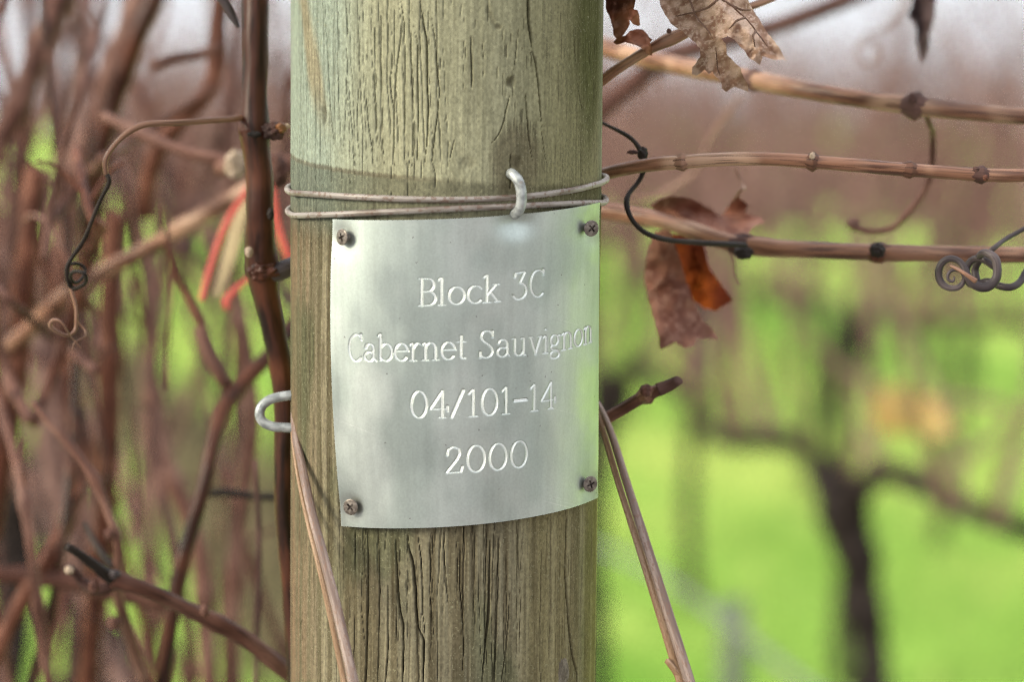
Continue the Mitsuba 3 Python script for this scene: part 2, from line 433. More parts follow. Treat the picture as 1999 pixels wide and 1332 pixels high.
# the cracks the photograph shows, top to bottom
big = [
    ([(1028, -20), (1030, 30), (1033, 65), (1036, 100)], [8, 9, 9, 4], 0.0045), ([(1034, 95), (1044, 122), (1049, 165), (1052, 205), (1057, 255)], [5, 5, 4, 4, 2], 0.003),
    ([(1032, 95), (1035, 115), (1036, 140)], [3, 3, 2], 0.0015), ([(1023, 170), (1026, 215), (1030, 270), (1038, 320)], [2, 3, 4, 2], 0.002),
    ([(1055, 250), (1062, 300), (1066, 320)], [3, 2, 2], 0.0012), ([(818, 0), (828, 50), (834, 95), (834, 150), (836, 200), (834, 270), (828, 330)], [3, 4, 6, 6, 4, 3, 2], 0.0022),
    ([(919, 70), (920, 120), (921, 150), (920, 180)], [2, 4, 5, 2], 0.0017), ([(842, 30), (851, 90), (855, 150), (857, 180), (851, 250), (840, 330)], [2, 3, 4, 3, 3, 1.5], 0.0015),
    ([(1009, 60), (1005, 110), (1001, 140)], [3, 3, 2], 0.0012), ([(994, 180), (988, 210), (981, 240), (968, 268), (942, 290)], [2, 3, 4, 3, 2], 0.0013),
    ([(942, 80), (943, 120), (942, 155)], [2, 2, 2], 0.001), ([(888, 270), (882, 295), (878, 315)], [3, 3, 2], 0.001), ([(995, 300), (995, 340), (994, 370)], [3, 4, 4], 0.002),
    ([(1127, 150), (1133, 195), (1141, 225)], [2, 3, 2], 0.0012), ([(1150, 60), (1152, 110), (1158, 150)], [2, 3, 2], 0.0012), ([(1120, 40), (1122, 90), (1126, 130)], [2, 3, 2], 0.001),
    ([(807, 50), (815, 90), (816, 190), (815, 260), (812, 340)], [2, 4, 5, 3, 2], 0.0016), ([(801, 45), (803, 140), (806, 220), (803, 340)], [2, 4, 3, 2], 0.0014),
    ([(780, -10), (789, 60), (790, 180), (788, 330)], [2, 3, 3, 2], 0.0012), ([(776, 0), (782, 60), (774, 130), (768, 240), (770, 340)], [2, 3, 3, 3, 2], 0.0012),
    ([(729, -10), (730, 120), (731, 190), (736, 290)], [2, 3, 4, 2], 0.0014), ([(741, -10), (742, 100), (745, 250), (750, 330)], [2, 3, 3, 2], 0.0012),
    ([(764, 50), (763, 130), (760, 160), (768, 220), (766, 330)], [2, 3, 3, 3, 2], 0.0012), ([(678, 110), (678, 180), (684, 260), (690, 350)], [2, 3, 3, 2], 0.001),
    ([(629, -10), (634, 110), (639, 190), (648, 290)], [2, 3, 3, 2], 0.001), ([(668, -10), (675, 90), (672, 190), (664, 310)], [2, 3, 2, 2], 0.0009),
    ([(713, 80), (712, 190), (722, 280), (728, 340)], [2, 3, 3, 2], 0.001), ([(700, -5), (697, 120), (694, 240), (700, 330)], [1.5, 2, 2, 1.5], 0.0008), ([(655, 10), (657, 160), (655, 300)], [1.5, 2, 1.5], 0.0008),
    # below the sign
    ([(714, 1032), (715, 1100), (714, 1192), (709, 1350)], [5, 6, 7, 7], 0.002), ([(736, 1036), (738, 1100), (738, 1160), (733, 1350)], [3, 4, 5, 5], 0.0016),
    ([(755, 1144), (755, 1200), (755, 1256), (748, 1350)], [2, 4, 5, 6], 0.0016), ([(770, 1036), (773, 1100), (778, 1192), (787, 1230), (783, 1350)], [4, 4, 7, 7, 6], 0.0024),
    ([(795, 1036), (798, 1070), (805, 1102), (813, 1192), (816, 1224), (827, 1256), (825, 1350)], [4, 4, 9, 6, 4, 6, 6], 0.0026), ([(815, 1036), (822, 1110), (826, 1200), (829, 1256)], [3, 3, 3, 3], 0.0014),
    ([(957, 1034), (955, 1120), (953, 1200), (945, 1280), (940, 1350)], [3, 5, 8, 5, 5], 0.002), ([(973, 1030), (972, 1130), (969, 1220), (961, 1350)], [2, 4, 5, 5], 0.0016),
    ([(841, 1040), (840, 1120), (841, 1230)], [5, 3, 2], 0.0016), ([(1105, 1000), (1104, 1060), (1101, 1108), (1106, 1160), (1109, 1208), (1118, 1279), (1127, 1320), (1128, 1350)], [5, 5, 3, 6, 7, 6, 4, 3], 0.0034),
    ([(1107, 1080), (1109, 1105), (1107, 1140)], [3, 3, 2], 0.0015), ([(1009, 1012), (1010, 1080), (1011, 1110)], [4, 5, 2], 0.0012), ([(588, 1210), (584, 1222), (588, 1240), (585, 1256)], [3, 4, 3, 2], 0.0014),
    ([(866, 1040), (870, 1120), (875, 1180)], [2, 4, 3], 0.0014), ([(995, 1150), (990, 1240), (975, 1350)], [2, 3, 4], 0.0012), ([(900, 1036), (898, 1140), (905, 1250), (900, 1350)], [2, 3, 3, 3], 0.0012),
    ([(1018, 1040), (1014, 1200), (1012, 1340)], [1.5, 2, 2], 0.0008), ([(690, 1034), (688, 1200), (684, 1350)], [2, 3, 3], 0.001),
]
for k, (pts, w, dp) in enumerate(big):
    check_px(pts, w, dp, 1.0, k, 0.0003)
rc = np.random.default_rng(21)
for k in range(24):      # long fine checks, upper left, evenly spaced as the rings are
    s0 = -0.070 + 0.0031 * k + 0.0005 * rc.normal()
    z1 = z_top
    while z1 > zw + 0.006:
        z0 = max(z1 - rc.uniform(0.05, 0.14), zw + rc.uniform(-0.004, 0.012))
        zc = np.linspace(z0, z1, 5)
        flow = 0.0016 * np.sin(zc * 32 + 0.4) + 0.00035 * rc.normal(size=5)
        check(s0 + flow, zc, rc.uniform(0.00013, 0.00023), 0.0005, rc.uniform(0.5, 0.9) * (1 if -0.064 < s0 < -0.001 else 0.5), 100 + 7 * k)
        z1 = z0 - rc.uniform(-0.003, 0.012)
for k in range(70):      # short flecks across the pale face
    s0, z0 = rc.uniform(-0.03, 0.075), rc.uniform(zw, z_top)
    ln = rc.uniform(0.002, 0.012)
    check([s0, s0 + 0.0003 * rc.normal()], [z0, z0 + ln], rc.uniform(0.00012, 0.00024), 0.0005, rc.uniform(0.35, 0.8), 200 + k)
for k in range(84):     # dense wavy checks below the sign and beside it
    s0 = rc.uniform(-0.09, 0.055) if k % 3 else rc.uniform(-0.012, 0.025)
    za = rc.uniform(z_bot - 0.02, zp + 0.01) if s0 > -0.055 else rc.uniform(z_bot - 0.02, zw)
    zb = za + rc.uniform(0.03, 0.10)
    bend = 0.0008 * rc.normal(size=3)
    check([s0 + bend[0], s0 + 0.4 * bend[1], s0 + bend[2]], [za, (za + zb) / 2, zb], rc.uniform(0.00012, 0.00026), 0.0006, rc.uniform(0.3, 0.8), 300 + k)


def pit(x, y, wx, wy, depth, dark, seed=0):
    s0, z0 = sz(x, y)
    e = ((SS - s0) / mm(wx, 1.16)) ** 2 + ((ZZ - z0) / mm(wy, 1.16)) ** 2
    k = np.exp(-e ** 2) * (0.55 + 0.9 * meshkit.fbm(np.stack([SS * 1100, ZZ * 600, 0 * SS], -1), 2, seed))
    disp[:] -= depth * k
    np.maximum(mask, np.clip(dark * k, 0, 1), out=mask)


pit(995, 160, 9, 10, 0.0016, 0.75, 1)
pit(627, 222, 7, 22, 0.0012, 0.7, 2)
pit(912, 318, 15, 12, 0.0004, 0.4, 3)
pit(1005, 318, 14, 14, 0.0008, 0.45, 4)
pit(970, 52, 8, 5, 0.0006, 0.7, 5)
for (x, y) in ((952, 18), (956, 30), (961, 42)):
    pit(x, y, 5, 9, 0.0003, 0.45, 6)
pit(797, 1145, 6, 12, 0.0008, 0.5, 7)

D = np.zeros((len(z_grid), len(th_grid)))
M = np.zeros_like(D)
zi = 59
D[zi:zi + len(z_fine), :len(s_fine)] = disp
M[zi:zi + len(z_fine), :len(s_fine)] = mask
out_of_round = 0.0006 * np.sin(3 * th_grid + 0.7) + 0.0004 * np.sin(2 * th_grid)
vv = on_post(th_grid[None, :], z_grid[:, None], R + D + out_of_round[None, :])
nz, nt = D.shape
ii, jj = np.meshgrid(np.arange(nz - 1), np.arange(nt - 1), indexing='ij')
quads = np.stack([ii * nt + jj, ii * nt + jj + 1, (ii + 1) * nt + jj + 1, (ii + 1) * nt + jj], -1).reshape(-1, 4)
uvp = np.stack([np.broadcast_to(th_grid * R, D.shape), np.clip(M, 0, 1)], -1).reshape(-1, 2)
top_c = O + z_grid[-1] * AX
vv = np.vstack([vv.reshape(-1, 3), [top_c]])
uvp = np.vstack([uvp, [[0, 0.3]]])
k = np.arange(nt - 1)
cap = np.stack([(nz - 1) * nt + k, (nz - 1) * nt + k + 1, 0 * k + len(vv) - 1], 1)
faces = np.vstack([quads[:, [0, 1, 2]], quads[:, [0, 2, 3]], cap])
sp1, zp1 = sz(578, 312)
sp2, zp2 = sz(870, 352)
sp3, zp3 = sz(1180, 355)
S_ST, Z_ST = sz(1010, 315)
sp1, zp1, sp2, zp2, sp3, zp3, S_ST, Z_ST, ZW = (float(a) for a in (sp1, zp1, sp2, zp2, sp3, zp3, S_ST, Z_ST, zw))
OX, OY, OZ, AXX, AXY, AXZ = (float(a) for a in (*O, *AX))


def wood_fn(p, n, uv):
    s, m = uv.x, uv.y
    z = (p.x - OX) * AXX + (p.y - OY) * AXY + (p.z - OZ) * AXZ
    big_ = fbm(s * 45, z * 16, 3.0, octaves=3)
    streak = fbm(s * 330, z * 9, 1.0, octaves=3)
    fine = fbm(s * 1500, z * 70, 2.0, octaves=2)
    speck = noise(s * 1900, z * 1500, 6.0)
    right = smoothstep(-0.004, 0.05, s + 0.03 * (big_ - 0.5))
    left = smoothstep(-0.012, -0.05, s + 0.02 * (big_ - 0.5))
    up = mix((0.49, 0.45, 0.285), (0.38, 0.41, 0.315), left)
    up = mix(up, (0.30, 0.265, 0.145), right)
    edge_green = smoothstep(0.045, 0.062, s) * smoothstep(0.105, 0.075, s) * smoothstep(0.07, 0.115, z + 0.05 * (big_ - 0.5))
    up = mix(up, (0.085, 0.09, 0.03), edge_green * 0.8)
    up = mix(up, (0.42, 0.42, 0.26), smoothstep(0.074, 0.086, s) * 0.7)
    rusty = smoothstep(0.0075, 0.002, dr.abs(s + 0.067 - 0.34 * (0.13 - z) + 0.004 * (streak - 0.5))) * smoothstep(0.075, 0.105, z)
    up = mix(up, (0.40, 0.25, 0.11), rusty * 0.5)
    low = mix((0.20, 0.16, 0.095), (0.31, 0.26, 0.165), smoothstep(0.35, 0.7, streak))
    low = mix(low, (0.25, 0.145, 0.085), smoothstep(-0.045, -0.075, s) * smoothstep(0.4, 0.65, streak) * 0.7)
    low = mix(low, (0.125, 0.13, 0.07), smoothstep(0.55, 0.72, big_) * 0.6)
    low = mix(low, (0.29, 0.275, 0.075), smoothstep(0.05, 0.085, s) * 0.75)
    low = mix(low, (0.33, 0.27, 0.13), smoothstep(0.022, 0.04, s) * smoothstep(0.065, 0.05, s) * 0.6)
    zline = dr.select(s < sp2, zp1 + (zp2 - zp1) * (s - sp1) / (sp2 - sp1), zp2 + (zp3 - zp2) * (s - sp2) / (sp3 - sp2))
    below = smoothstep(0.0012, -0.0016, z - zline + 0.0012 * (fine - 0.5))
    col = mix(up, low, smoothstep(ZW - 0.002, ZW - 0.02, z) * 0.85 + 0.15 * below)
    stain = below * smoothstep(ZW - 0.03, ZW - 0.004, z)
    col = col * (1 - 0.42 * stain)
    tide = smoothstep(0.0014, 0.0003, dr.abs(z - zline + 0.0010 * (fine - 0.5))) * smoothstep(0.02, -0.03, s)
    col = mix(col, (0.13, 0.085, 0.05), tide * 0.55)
    dist = dr.sqrt(dr.square((s - S_ST) / 0.011) + dr.square((z - Z_ST) / 0.014))
    col = mix(col, (0.17, 0.135, 0.08), smoothstep(1.15, 0.55, dist + 0.5 * (big_ - 0.5) + 0.25 * (fine - 0.5)) * 0.7)
    grit = noise(s * 1300, z * 1000, 8.0)
    grit2 = noise(s * 2600, z * 1900, 11.0)
    col = col * (0.70 + 0.5 * fine) * (0.86 + 0.28 * streak) * (0.72 + 0.36 * grit + 0.22 * grit2)
    col = mix(col, (0.52, 0.48, 0.30), smoothstep(0.80, 0.95, speck) * 0.35)
    return mix(col * mi.Color3f(0.76, 0.80, 0.83), (0.04, 0.026, 0.015), dr.clip(m, 0, 1) * 0.68)


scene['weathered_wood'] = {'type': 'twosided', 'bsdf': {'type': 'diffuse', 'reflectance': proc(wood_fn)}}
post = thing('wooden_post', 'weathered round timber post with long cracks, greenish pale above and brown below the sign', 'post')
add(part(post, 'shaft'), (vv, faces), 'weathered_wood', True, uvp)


def knot_fn(p, n, uv):
    a = fbm(p.x * 500, p.y * 500, p.z * 220)
    b = noise(p.x * 2600, p.y * 2600, p.z * 1400)
    return mix((0.12, 0.10, 0.075), (0.22, 0.19, 0.15), smoothstep(0.3, 0.7, a)) * (0.75 + 0.45 * b)


pbsdf('knot_wood', knot_fn, 0.85, 0.15)


def knot(x, y, wx, wy, rise):
    th0, z0 = hit(x, y)
    a, r = np.meshgrid(np.linspace(0, 2 * np.pi, 41), np.linspace(0, 1, 12))
    ss, zz = th0 * R + r * np.cos(a) * mm(wx, 1.16), z0 + r * np.sin(a) * mm(wy, 1.16)
    h = rise * np.sqrt(np.clip(1 - r ** 2, 0, 1)) - 0.0006 + 0.0004 * (meshkit.fbm(np.stack([ss * 700, zz * 400, 0 * ss], -1), 2, 3) - 0.5)
    v = on_post(ss / R, zz, R + h).reshape(-1, 3)
    i, j = np.meshgrid(np.arange(11), np.arange(40), indexing='ij')
    q = np.stack([i * 41 + j, (i + 1) * 41 + j, (i + 1) * 41 + j + 1, i * 41 + j + 1], -1).reshape(-1, 4)
    key = add(part(post, 'knot'), (v, q), 'knot_wood', True)
    labels[key] = {'label': 'grey oval knot low on the post'}


knot(1099, 1318, 22, 38, 0.0012)

# ------------------------------------------------------------------ the metal sign
RP = R + 0.0024
c_tl, c_tr, c_bl, c_br = (hit(x, y, RP + e) for x, y, e in ((649, 428, 0), (1172, 395, 0.003), (666, 1028, 0), (1168, 972, 0.003)))
DENT = hit(1004, 433, RP)


def plate_bump(th, z, b):
    a = (th - c_tl[0]) / (c_tr[0] - c_tl[0])
    q = np.stack([th * RP * 28, z * 14, 0 * z], -1)
    h = 0.0007 * (meshkit.fbm(q, 3, 12) - 0.5)
    h = h + 0.0032 * np.clip(1 - a, 0, 1) ** 5 * np.sin(np.pi * np.clip(b, 0, 1)) + 0.0010 * np.sin(np.pi * np.clip(a, 0, 1)) + 0.003 * np.clip(a, 0, 1) ** 3
    e = ((th - DENT[0]) * RP / 0.0058) ** 2 + ((z - DENT[1]) / 0.0046) ** 2
    h = h - 0.0021 * np.exp(-e)
    for cx, cy in ((667, 463), (1155, 446), (684, 990), (1153, 946)):
        t0, z0 = hit(cx, cy, RP + (0.003 if cx > 1000 else 0))
        h = h - 0.0006 * np.exp(-(((th - t0) * RP) ** 2 + (z - z0) ** 2) / 0.006 ** 2)
    return h


def b_of(th, z):
    a = (th - c_tl[0]) / (c_tr[0] - c_tl[0])
    zt, zb = c_tl[1] + a * (c_tr[1] - c_tl[1]), c_bl[1] + a * (c_br[1] - c_bl[1])
    return (zt - z) / (zt - zb)


def plate(th, z, h=0.0):
    return on_post(th, z, RP + plate_bump(th, z, b_of(th, z)) + h)


def el(cx, cy, rx, ry, a0, a1):
    n = max(6, int(abs(a1 - a0) / 14))
    return [(cx + rx * math.cos(math.radians(a)), cy + ry * math.sin(math.radians(a))) for a in np.linspace(a0, a1, n)]


GL = {
    'B': (.66, [[(.11, 0), (.11, 1)], [(0, 1), (.32, 1)], el(.32, .76, .2, .24, 90, -90), [(.11, .52), (.33, .52)], el(.33, .26, .25, .26, 90, -90), [(0, 0), (.33, 0)]]),
    'l': (.34, [[(.12, 0), (.12, 1)], [(.01, .92), (.12, 1)], [(0, 0), (.25, 0)]]),
    'o': (.64, [el(.29, .32, .26, .32, 0, 360)]),
    'c': (.56, [el(.29, .32, .26, .32, 42, 318)]),
    'k': (.66, [[(.12, 0), (.12, 1)], [(.01, .92), (.12, 1)], [(0, 0), (.25, 0)], [(.13, .26), (.44, .63)], [(.24, .38), (.5, 0)], [(.38, 0), (.6, 0)], [(.33, .64), (.56, .64)]]),
    '3': (.58, [[(.03, .84), (.06, .98), (.41, 1), (.22, .6)], el(.2, .3, .26, .3, 88, -150)]),
    'C': (.68, [el(.34, .5, .3, .5, 48, 312), [(.55, .82), (.55, 1)]]),
    'a': (.58, [el(.23, .46, .17, .18, 165, 0), [(.4, .46), (.4, .1), (.5, .02)], el(.22, .17, .19, .17, 55, 305), [(.32, .31), (.4, .36)], [(.32, .03), (.4, .12)]]),
    'b': (.64, [[(.1, .04), (.1, 1)], [(0, .92), (.1, 1)], el(.31, .32, .25, .32, 150, -150)]),
    'e': (.6, [[(.06, .36), (.52, .36)], el(.29, .32, .25, .32, 8, 322)]),
    'r': (.48, [[(.13, 0), (.13, .62)], [(.02, .57), (.13, .64)], [(0, 0), (.27, 0)], [(.13, .42), (.22, .58), (.32, .64), (.42, .6)]]),
    'n': (.7, [[(.13, 0), (.13, .62)], [(.02, .57), (.13, .64)], [(0, 0), (.25, 0)], el(.32, .42, .19, .22, 175, 0), [(.51, .42), (.51, 0)], [(.39, 0), (.63, 0)]]),
    't': (.42, [[(.16, .86), (.16, .14)], el(.26, .14, .1, .13, 180, 310), [(.0, .64), (.34, .64)]]),
    'S': (.66, [[(.5, .78), (.43, .94), (.28, 1), (.12, .93), (.08, .77), (.2, .59), (.4, .44), (.5, .25), (.43, .07), (.26, 0), (.11, .05), (.04, .22)], [(.5, .76), (.5, .98)], [(.04, .02), (.04, .22)]]),
    'u': (.68, [[(.0, .64), (.12, .64)], [(.12, .64), (.12, .17)], el(.28, .17, .16, .17, 180, 355), [(.36, .64), (.47, .64)], [(.47, .64), (.47, 0)], [(.47, .01), (.58, .01)]]),
    'v': (.6, [[(.07, .64), (.28, 0)], [(.28, 0), (.5, .64)], [(0, .64), (.17, .64)], [(.4, .64), (.58, .64)]]),
    'i': (.32, [[(.13, 0), (.13, .62)], [(.02, .57), (.13, .64)], [(.01, 0), (.26, 0)], [(.11, .88), (.14, .9)]]),
    'g': (.6, [el(.24, .43, .18, .2, 0, 360), [(.38, .56), (.53, .6)], [(.13, .27), (.07, .16), (.14, .08), (.38, .04), (.47, -.06)], el(.26, -.12, .22, .14, 20, 380)]),
    '0': (.78, [el(.33, .5, .3, .5, 0, 360)]),
    '4': (.78, [[(.46, 0), (.46, 1)], [(.46, .99), (.0, .32)], [(0, .32), (.66, .32)], [(.33, 0), (.6, 0)], [(.66, .24), (.66, .42)]]),
    '/': (.66, [[(.04, 0), (.5, 1.0)]]),
    '1': (.54, [[(.22, 0), (.22, 1)], [(.05, .85), (.22, 1)], [(.06, 0), (.4, 0)]]),
    '-': (.68, [[(.02, .46), (.56, .46)]]),
    '2': (.72, [[(.04, .7), (.08, .9), (.27, 1), (.46, .9), (.48, .72), (.38, .5), (.02, .02)], [(.0, .03), (.52, .03), (.58, .24)]]),
}
CAP = 0.0099
LINES = [('Block 3C', (818, 596), (1060, 578)), ('Cabernet Sauvignon', (684, 704), (1168, 664)), ('04/101-14', (803, 815), (1082, 796)), ('2000', (870, 924), (1028, 911))]
sign = thing('metal_sign', 'curved brushed metal plate screwed to the post, engraved with four lines of serif writing', 'sign')
glyph_meshes, tracks = [], []
for text, a, b in LINES:
    ta, za = hit(*a, RP)
    tb, zb = hit(*b, RP + 0.0018)
    p0, p1 = V(ta * RP, za), V(tb * RP, zb)
    adv = [GL[ch][0] if ch != ' ' else .42 for ch in text]
    total = sum(adv) - (adv[-1] - max(x for st in GL[text[-1]][1] for x, _ in st))
    ux = (p1 - p0) / total
    uy = V(0, CAP)
    f_line = PchipInterpolator([0, total], np.stack([p0, p1]))
    if text[0] == 'C':
        ctl = np.array([hit(x_, y_, RP + e_) for x_, y_, e_ in ((684, 704, .001), (935, 699, .0013), (1073, 688, .0022), (1157, 667, .003))])
        f_line = PchipInterpolator([0, 5.12, 7.96, total], np.stack([ctl[:, 0] * RP, ctl[:, 1]], 1), axis=0)
    x = 0.0
    for ch, w in zip(text, adv):
        if ch != ' ':
            vs, fs, n0 = [], [], 0
            for st in GL[ch][1]:
                q = np.array(st, float)
                if len(q) > 2 and ch in '2S':
                    t = np.r_[0, np.cumsum(np.linalg.norm(np.diff(q, axis=0), axis=1))]
                    q = CubicSpline(t, q)(np.linspace(0, t[-1], 40)) if ch == 'S' and len(q) > 4 else q
                t = np.r_[0, np.cumsum(np.linalg.norm(np.diff(q, axis=0), axis=1))]
                m = max(3, int(t[-1] / 0.03) + 1)
                q = np.stack([np.interp(np.linspace(0, t[-1], m), t, q[:, c]) for c in (0, 1)], 1)
                q = f_line(np.clip(x + q[:, 0], 0, total + 0.14)) + q[:, 1:] * uy
                d = np.gradient(q, axis=0)
                d /= np.linalg.norm(d, axis=1, keepdims=True)
                up = np.abs(d[:, 1]) ** 1.5
                hw = CAP * 0.5 * (0.034 + 0.052 * up) if ch not in '/-' else np.full(len(q), CAP * 0.05)
                nrm = np.stack([-d[:, 1], d[:, 0]], 1)
                rows = []
                for f_, dep in ((-1, 0.00006), (-.5, -0.00016), (0, -0.00005), (.5, -0.00016), (1, 0.00006)):
                    e = q + nrm * (hw * f_)[:, None]
                    rows.append(plate(e[:, 0] / RP, e[:, 1], dep + 0.00001 * (x % .1)))
                G = np.stack(rows, 1)
                vs.append(G.reshape(-1, 3))
                i, j = np.meshgrid(np.arange(len(q) - 1), np.arange(4), indexing='ij')
                fs.append(n0 + np.stack([i * 5 + j, (i + 1) * 5 + j, (i + 1) * 5 + j + 1, i * 5 + j + 1], -1).reshape(-1, 4))
                n0 += G.size // 3
                tracks.append(np.c_[q, hw])
            glyph_meshes.append((np.vstack(vs), np.vstack(fs)))
        x += w
tracks = np.vstack(tracks)
na, nb = 460, 560
aa, bb = np.meshgrid(np.linspace(0, 1, na), np.linspace(0, 1, nb))
th = (c_tl[0] * (1 - aa) + c_tr[0] * aa) * (1 - bb) + (c_bl[0] * (1 - aa) + c_br[0] * aa) * bb
zz = (c_tl[1] * (1 - aa) + c_tr[1] * aa) * (1 - bb) + (c_bl[1] * (1 - aa) + c_br[1] * aa) * bb
dist, idx = cKDTree(tracks[:, :2]).query(np.stack([th * RP, zz], -1).reshape(-1, 2))
cut = (np.clip((tracks[idx, 2] + 0.00006 - dist) / 0.0001, 0, 1) * 0.00032).reshape(th.shape)
hb = plate_bump(th, zz, bb)
front = on_post(th, zz, RP + hb - cut).reshape(-1, 3)
back = on_post(th, zz, RP + hb - 0.0009).reshape(-1, 3)
i, j = np.meshgrid(np.arange(nb - 1), np.arange(na - 1), indexing='ij')
q = np.stack([i * na + j, (i + 1) * na + j, (i + 1) * na + j + 1, i * na + j + 1], -1).reshape(-1, 4)
rim = np.r_[np.arange(na), np.arange(1, nb) * na + na - 1, (nb - 1) * na + np.arange(na - 2, -1, -1), np.arange(nb - 2, 0, -1) * na]
rim2 = np.roll(rim, -1)
N = na * nb
kr = np.arange(len(rim))
kr2 = np.roll(kr, -1)
Fq = np.vstack([q, q[:, ::-1] + N, 2 * N + np.stack([kr, kr2, kr2 + len(rim), kr + len(rim)], 1)])


SCREWS = [[float(c) for c in S(x, y, 0.003)] for x, y in ((667, 463), (1155, 446), (684, 991), (1153, 946))]


def plate_fn(p, n, uv):
    a = fbm(p.x * 55, p.z * 40, p.y * 55, octaves=3)
    b = noise(p.x * 2200, p.z * 2000, p.y * 2200)
    c = mix((0.515, 0.575, 0.54), (0.64, 0.69, 0.655), smoothstep(0.35, 0.65, a))
    for q in SCREWS:
        r = dr.sqrt(dr.square(p.x - q[0]) + dr.square(p.y - q[1]) + dr.square(p.z - q[2]))
        c = mix(c, (0.30, 0.29, 0.27), smoothstep(0.0075, 0.0035, r + 0.004 * (a - 0.5)) * 0.45)
    scr = noise(p.x * 30 + p.z * 60, p.z * 2600 + p.x * 900, 3.0)
    c = mix(c, (0.86, 0.88, 0.87), smoothstep(0.90, 0.97, scr) * smoothstep(0.5, 0.7, a) * 0.5)
    drip = fbm(p.x * 420, p.z * 9, p.y * 420, octaves=2)
    c = c * (0.90 + 0.2 * drip)
    v1, v2, w = voronoi(p.x * 190 + p.y * 60, p.z * 190)
    c = mix(c, (0.16, 0.15, 0.14), smoothstep(0.07, 0.03, v1) * smoothstep(0.9, 0.93, w) * 0.7)
    return c * (0.93 + 0.14 * b)


def plate_rough(p, n, uv):
    a = fbm(p.x * 70, p.z * 50, p.y * 70, octaves=3)
    b = noise(p.x * 1200, p.z * 900, p.y * 1200)
    return 0.37 + 0.11 * smoothstep(0.35, 0.65, a) + 0.06 * b


pbsdf('aluminium', plate_fn, proc(plate_rough), 0.5, metallic=1.0)
pbsdf('cut_metal', (0.88, 0.91, 0.89), 0.45, 0.5, metallic=0.65)
add(part(sign, 'panel'), (np.vstack([front, back, front[rim], back[rim]]), Fq), 'aluminium', True)
for vsf in glyph_meshes:
    add(part(sign, 'letter'), vsf, 'cut_metal', False)


def make_screw(x, y, face_th, tilt, lift, turn, label):
    t0, z0 = hit(x, y, RP + lift)
    c = on_post(t0, z0, RP + lift)
    nrm = unit(math.sin(face_th) * E1 + math.cos(face_th) * E2 + tilt * AX)
    prof = np.array([[0, -0.007], [0.0014, -0.007], [0.0014, -0.0024], [0.0029, -0.0007], [0.00305, -0.0003], [0.00295, 0.0], [0.0025, 0.00018], [0, 0.00025]])
    body = trimesh.creation.revolve(prof, sections=40)
    man = m3.Manifold(m3.Mesh(np.asarray(body.vertices, np.float32), np.asarray(body.faces, np.uint32)))
    cross = m3.Manifold.cube([0.0032, 0.0007, 0.0022], True) + m3.Manifold.cube([0.0007, 0.0032, 0.0022], True) + m3.Manifold.cylinder(0.0026, 0.0003, 0.0009, 16, True)
    man = man - cross.rotate([0, 0, turn]).translate([0, 0, 0.0002])
    mesh = man.to_mesh()
    v = np.array(mesh.vert_properties[:, :3])
    X = unit(np.cross(AX, nrm))
    Y = np.cross(nrm, X)
    v = c + v[:, :1] * X + v[:, 1:2] * Y + v[:, 2:] * nrm
    key = add(part(sign, 'screw'), (v, np.array(mesh.tri_verts)), 'screw_metal', 35)
    labels[key] = {'label': label}


make_screw(667, 463, math.radians(-46), 0.05, 0.0030, 25, 'dark cross-head screw in the upper left corner')
make_screw(1155, 446, math.radians(26), 0.0, 0.0052, 40, 'dark cross-head screw in the upper right corner')
make_screw(684, 991, math.radians(-26), 0.0, 0.0026, 45, 'dark cross-head screw in the lower left corner')
make_screw(1153, 946, math.radians(30), 0.0, 0.0050, 20, 'dark cross-head screw in the lower right corner')

# ------------------------------------------------------------------ wire round the post, staples, straps
RW = R + 0.0007


def wire_curve(pts):
    q = np.array([hit(x, y, RW) for x, y in pts])
    f = PchipInterpolator(q[:, 0], q[:, 1], extrapolate=True)
    return f, q


fu, qu = wire_curve([(575, 377), (640, 381), (750, 387), (870, 390), (960, 388), (1030, 383), (1100, 374), (1150, 364), (1176, 354)])
fl, ql = wire_curve([(576, 421), (640, 419), (750, 414), (870, 408), (960, 404), (1030, 401), (1100, 398), (1150, 396.5), (1176, 396)])
t1, t2 = math.radians(-96), math.radians(97)
ang1 = np.radians(np.arange(-176, -100, 8))
a_front = np.linspace(t1, t2, 40)
zL, zR = float(fu(qu[0, 0])), float(fu(qu[-1, 0]))
zL2, zR2 = float(fl(ql[0, 0])), float(fl(ql[-1, 0]))


def zfun(f, q, a):
    return np.where(a < q[0, 0], f(q[0, 0]) + 0.0, np.where(a > q[-1, 0], f(q[-1, 0]), f(np.clip(a, q[0, 0], q[-1, 0]))))


pts = [on_post(ang1, np.full(len(ang1), zL) + 0.002 * (ang1 - t1), RW), on_post(a_front, zfun(fu, qu, a_front), RW + 0.0006 * (np.abs(a_front) > 1.2))]
back_a = np.linspace(t2, 2 * np.pi + t1, 18)[1:-1]
pts.append(on_post(back_a, zR + (zL2 - zR) * (back_a - t2) / (2 * np.pi + t1 - t2), RW))
pts.append(on_post(a_front, zfun(fl, ql, a_front), RW + 0.0004))
ang2 = np.radians(np.arange(104, 170, 8))
pts.append(on_post(ang2, np.full(len(ang2), zR2), RW))
wire = thing('fence_wire', 'dull grey-brown wire wound twice around the post above the sign', 'wire')
add_tube(wire, 'wire_metal', np.vstack(pts), mm(6.2, 1.17), step=0.0012, sides=16, rough=0.05)

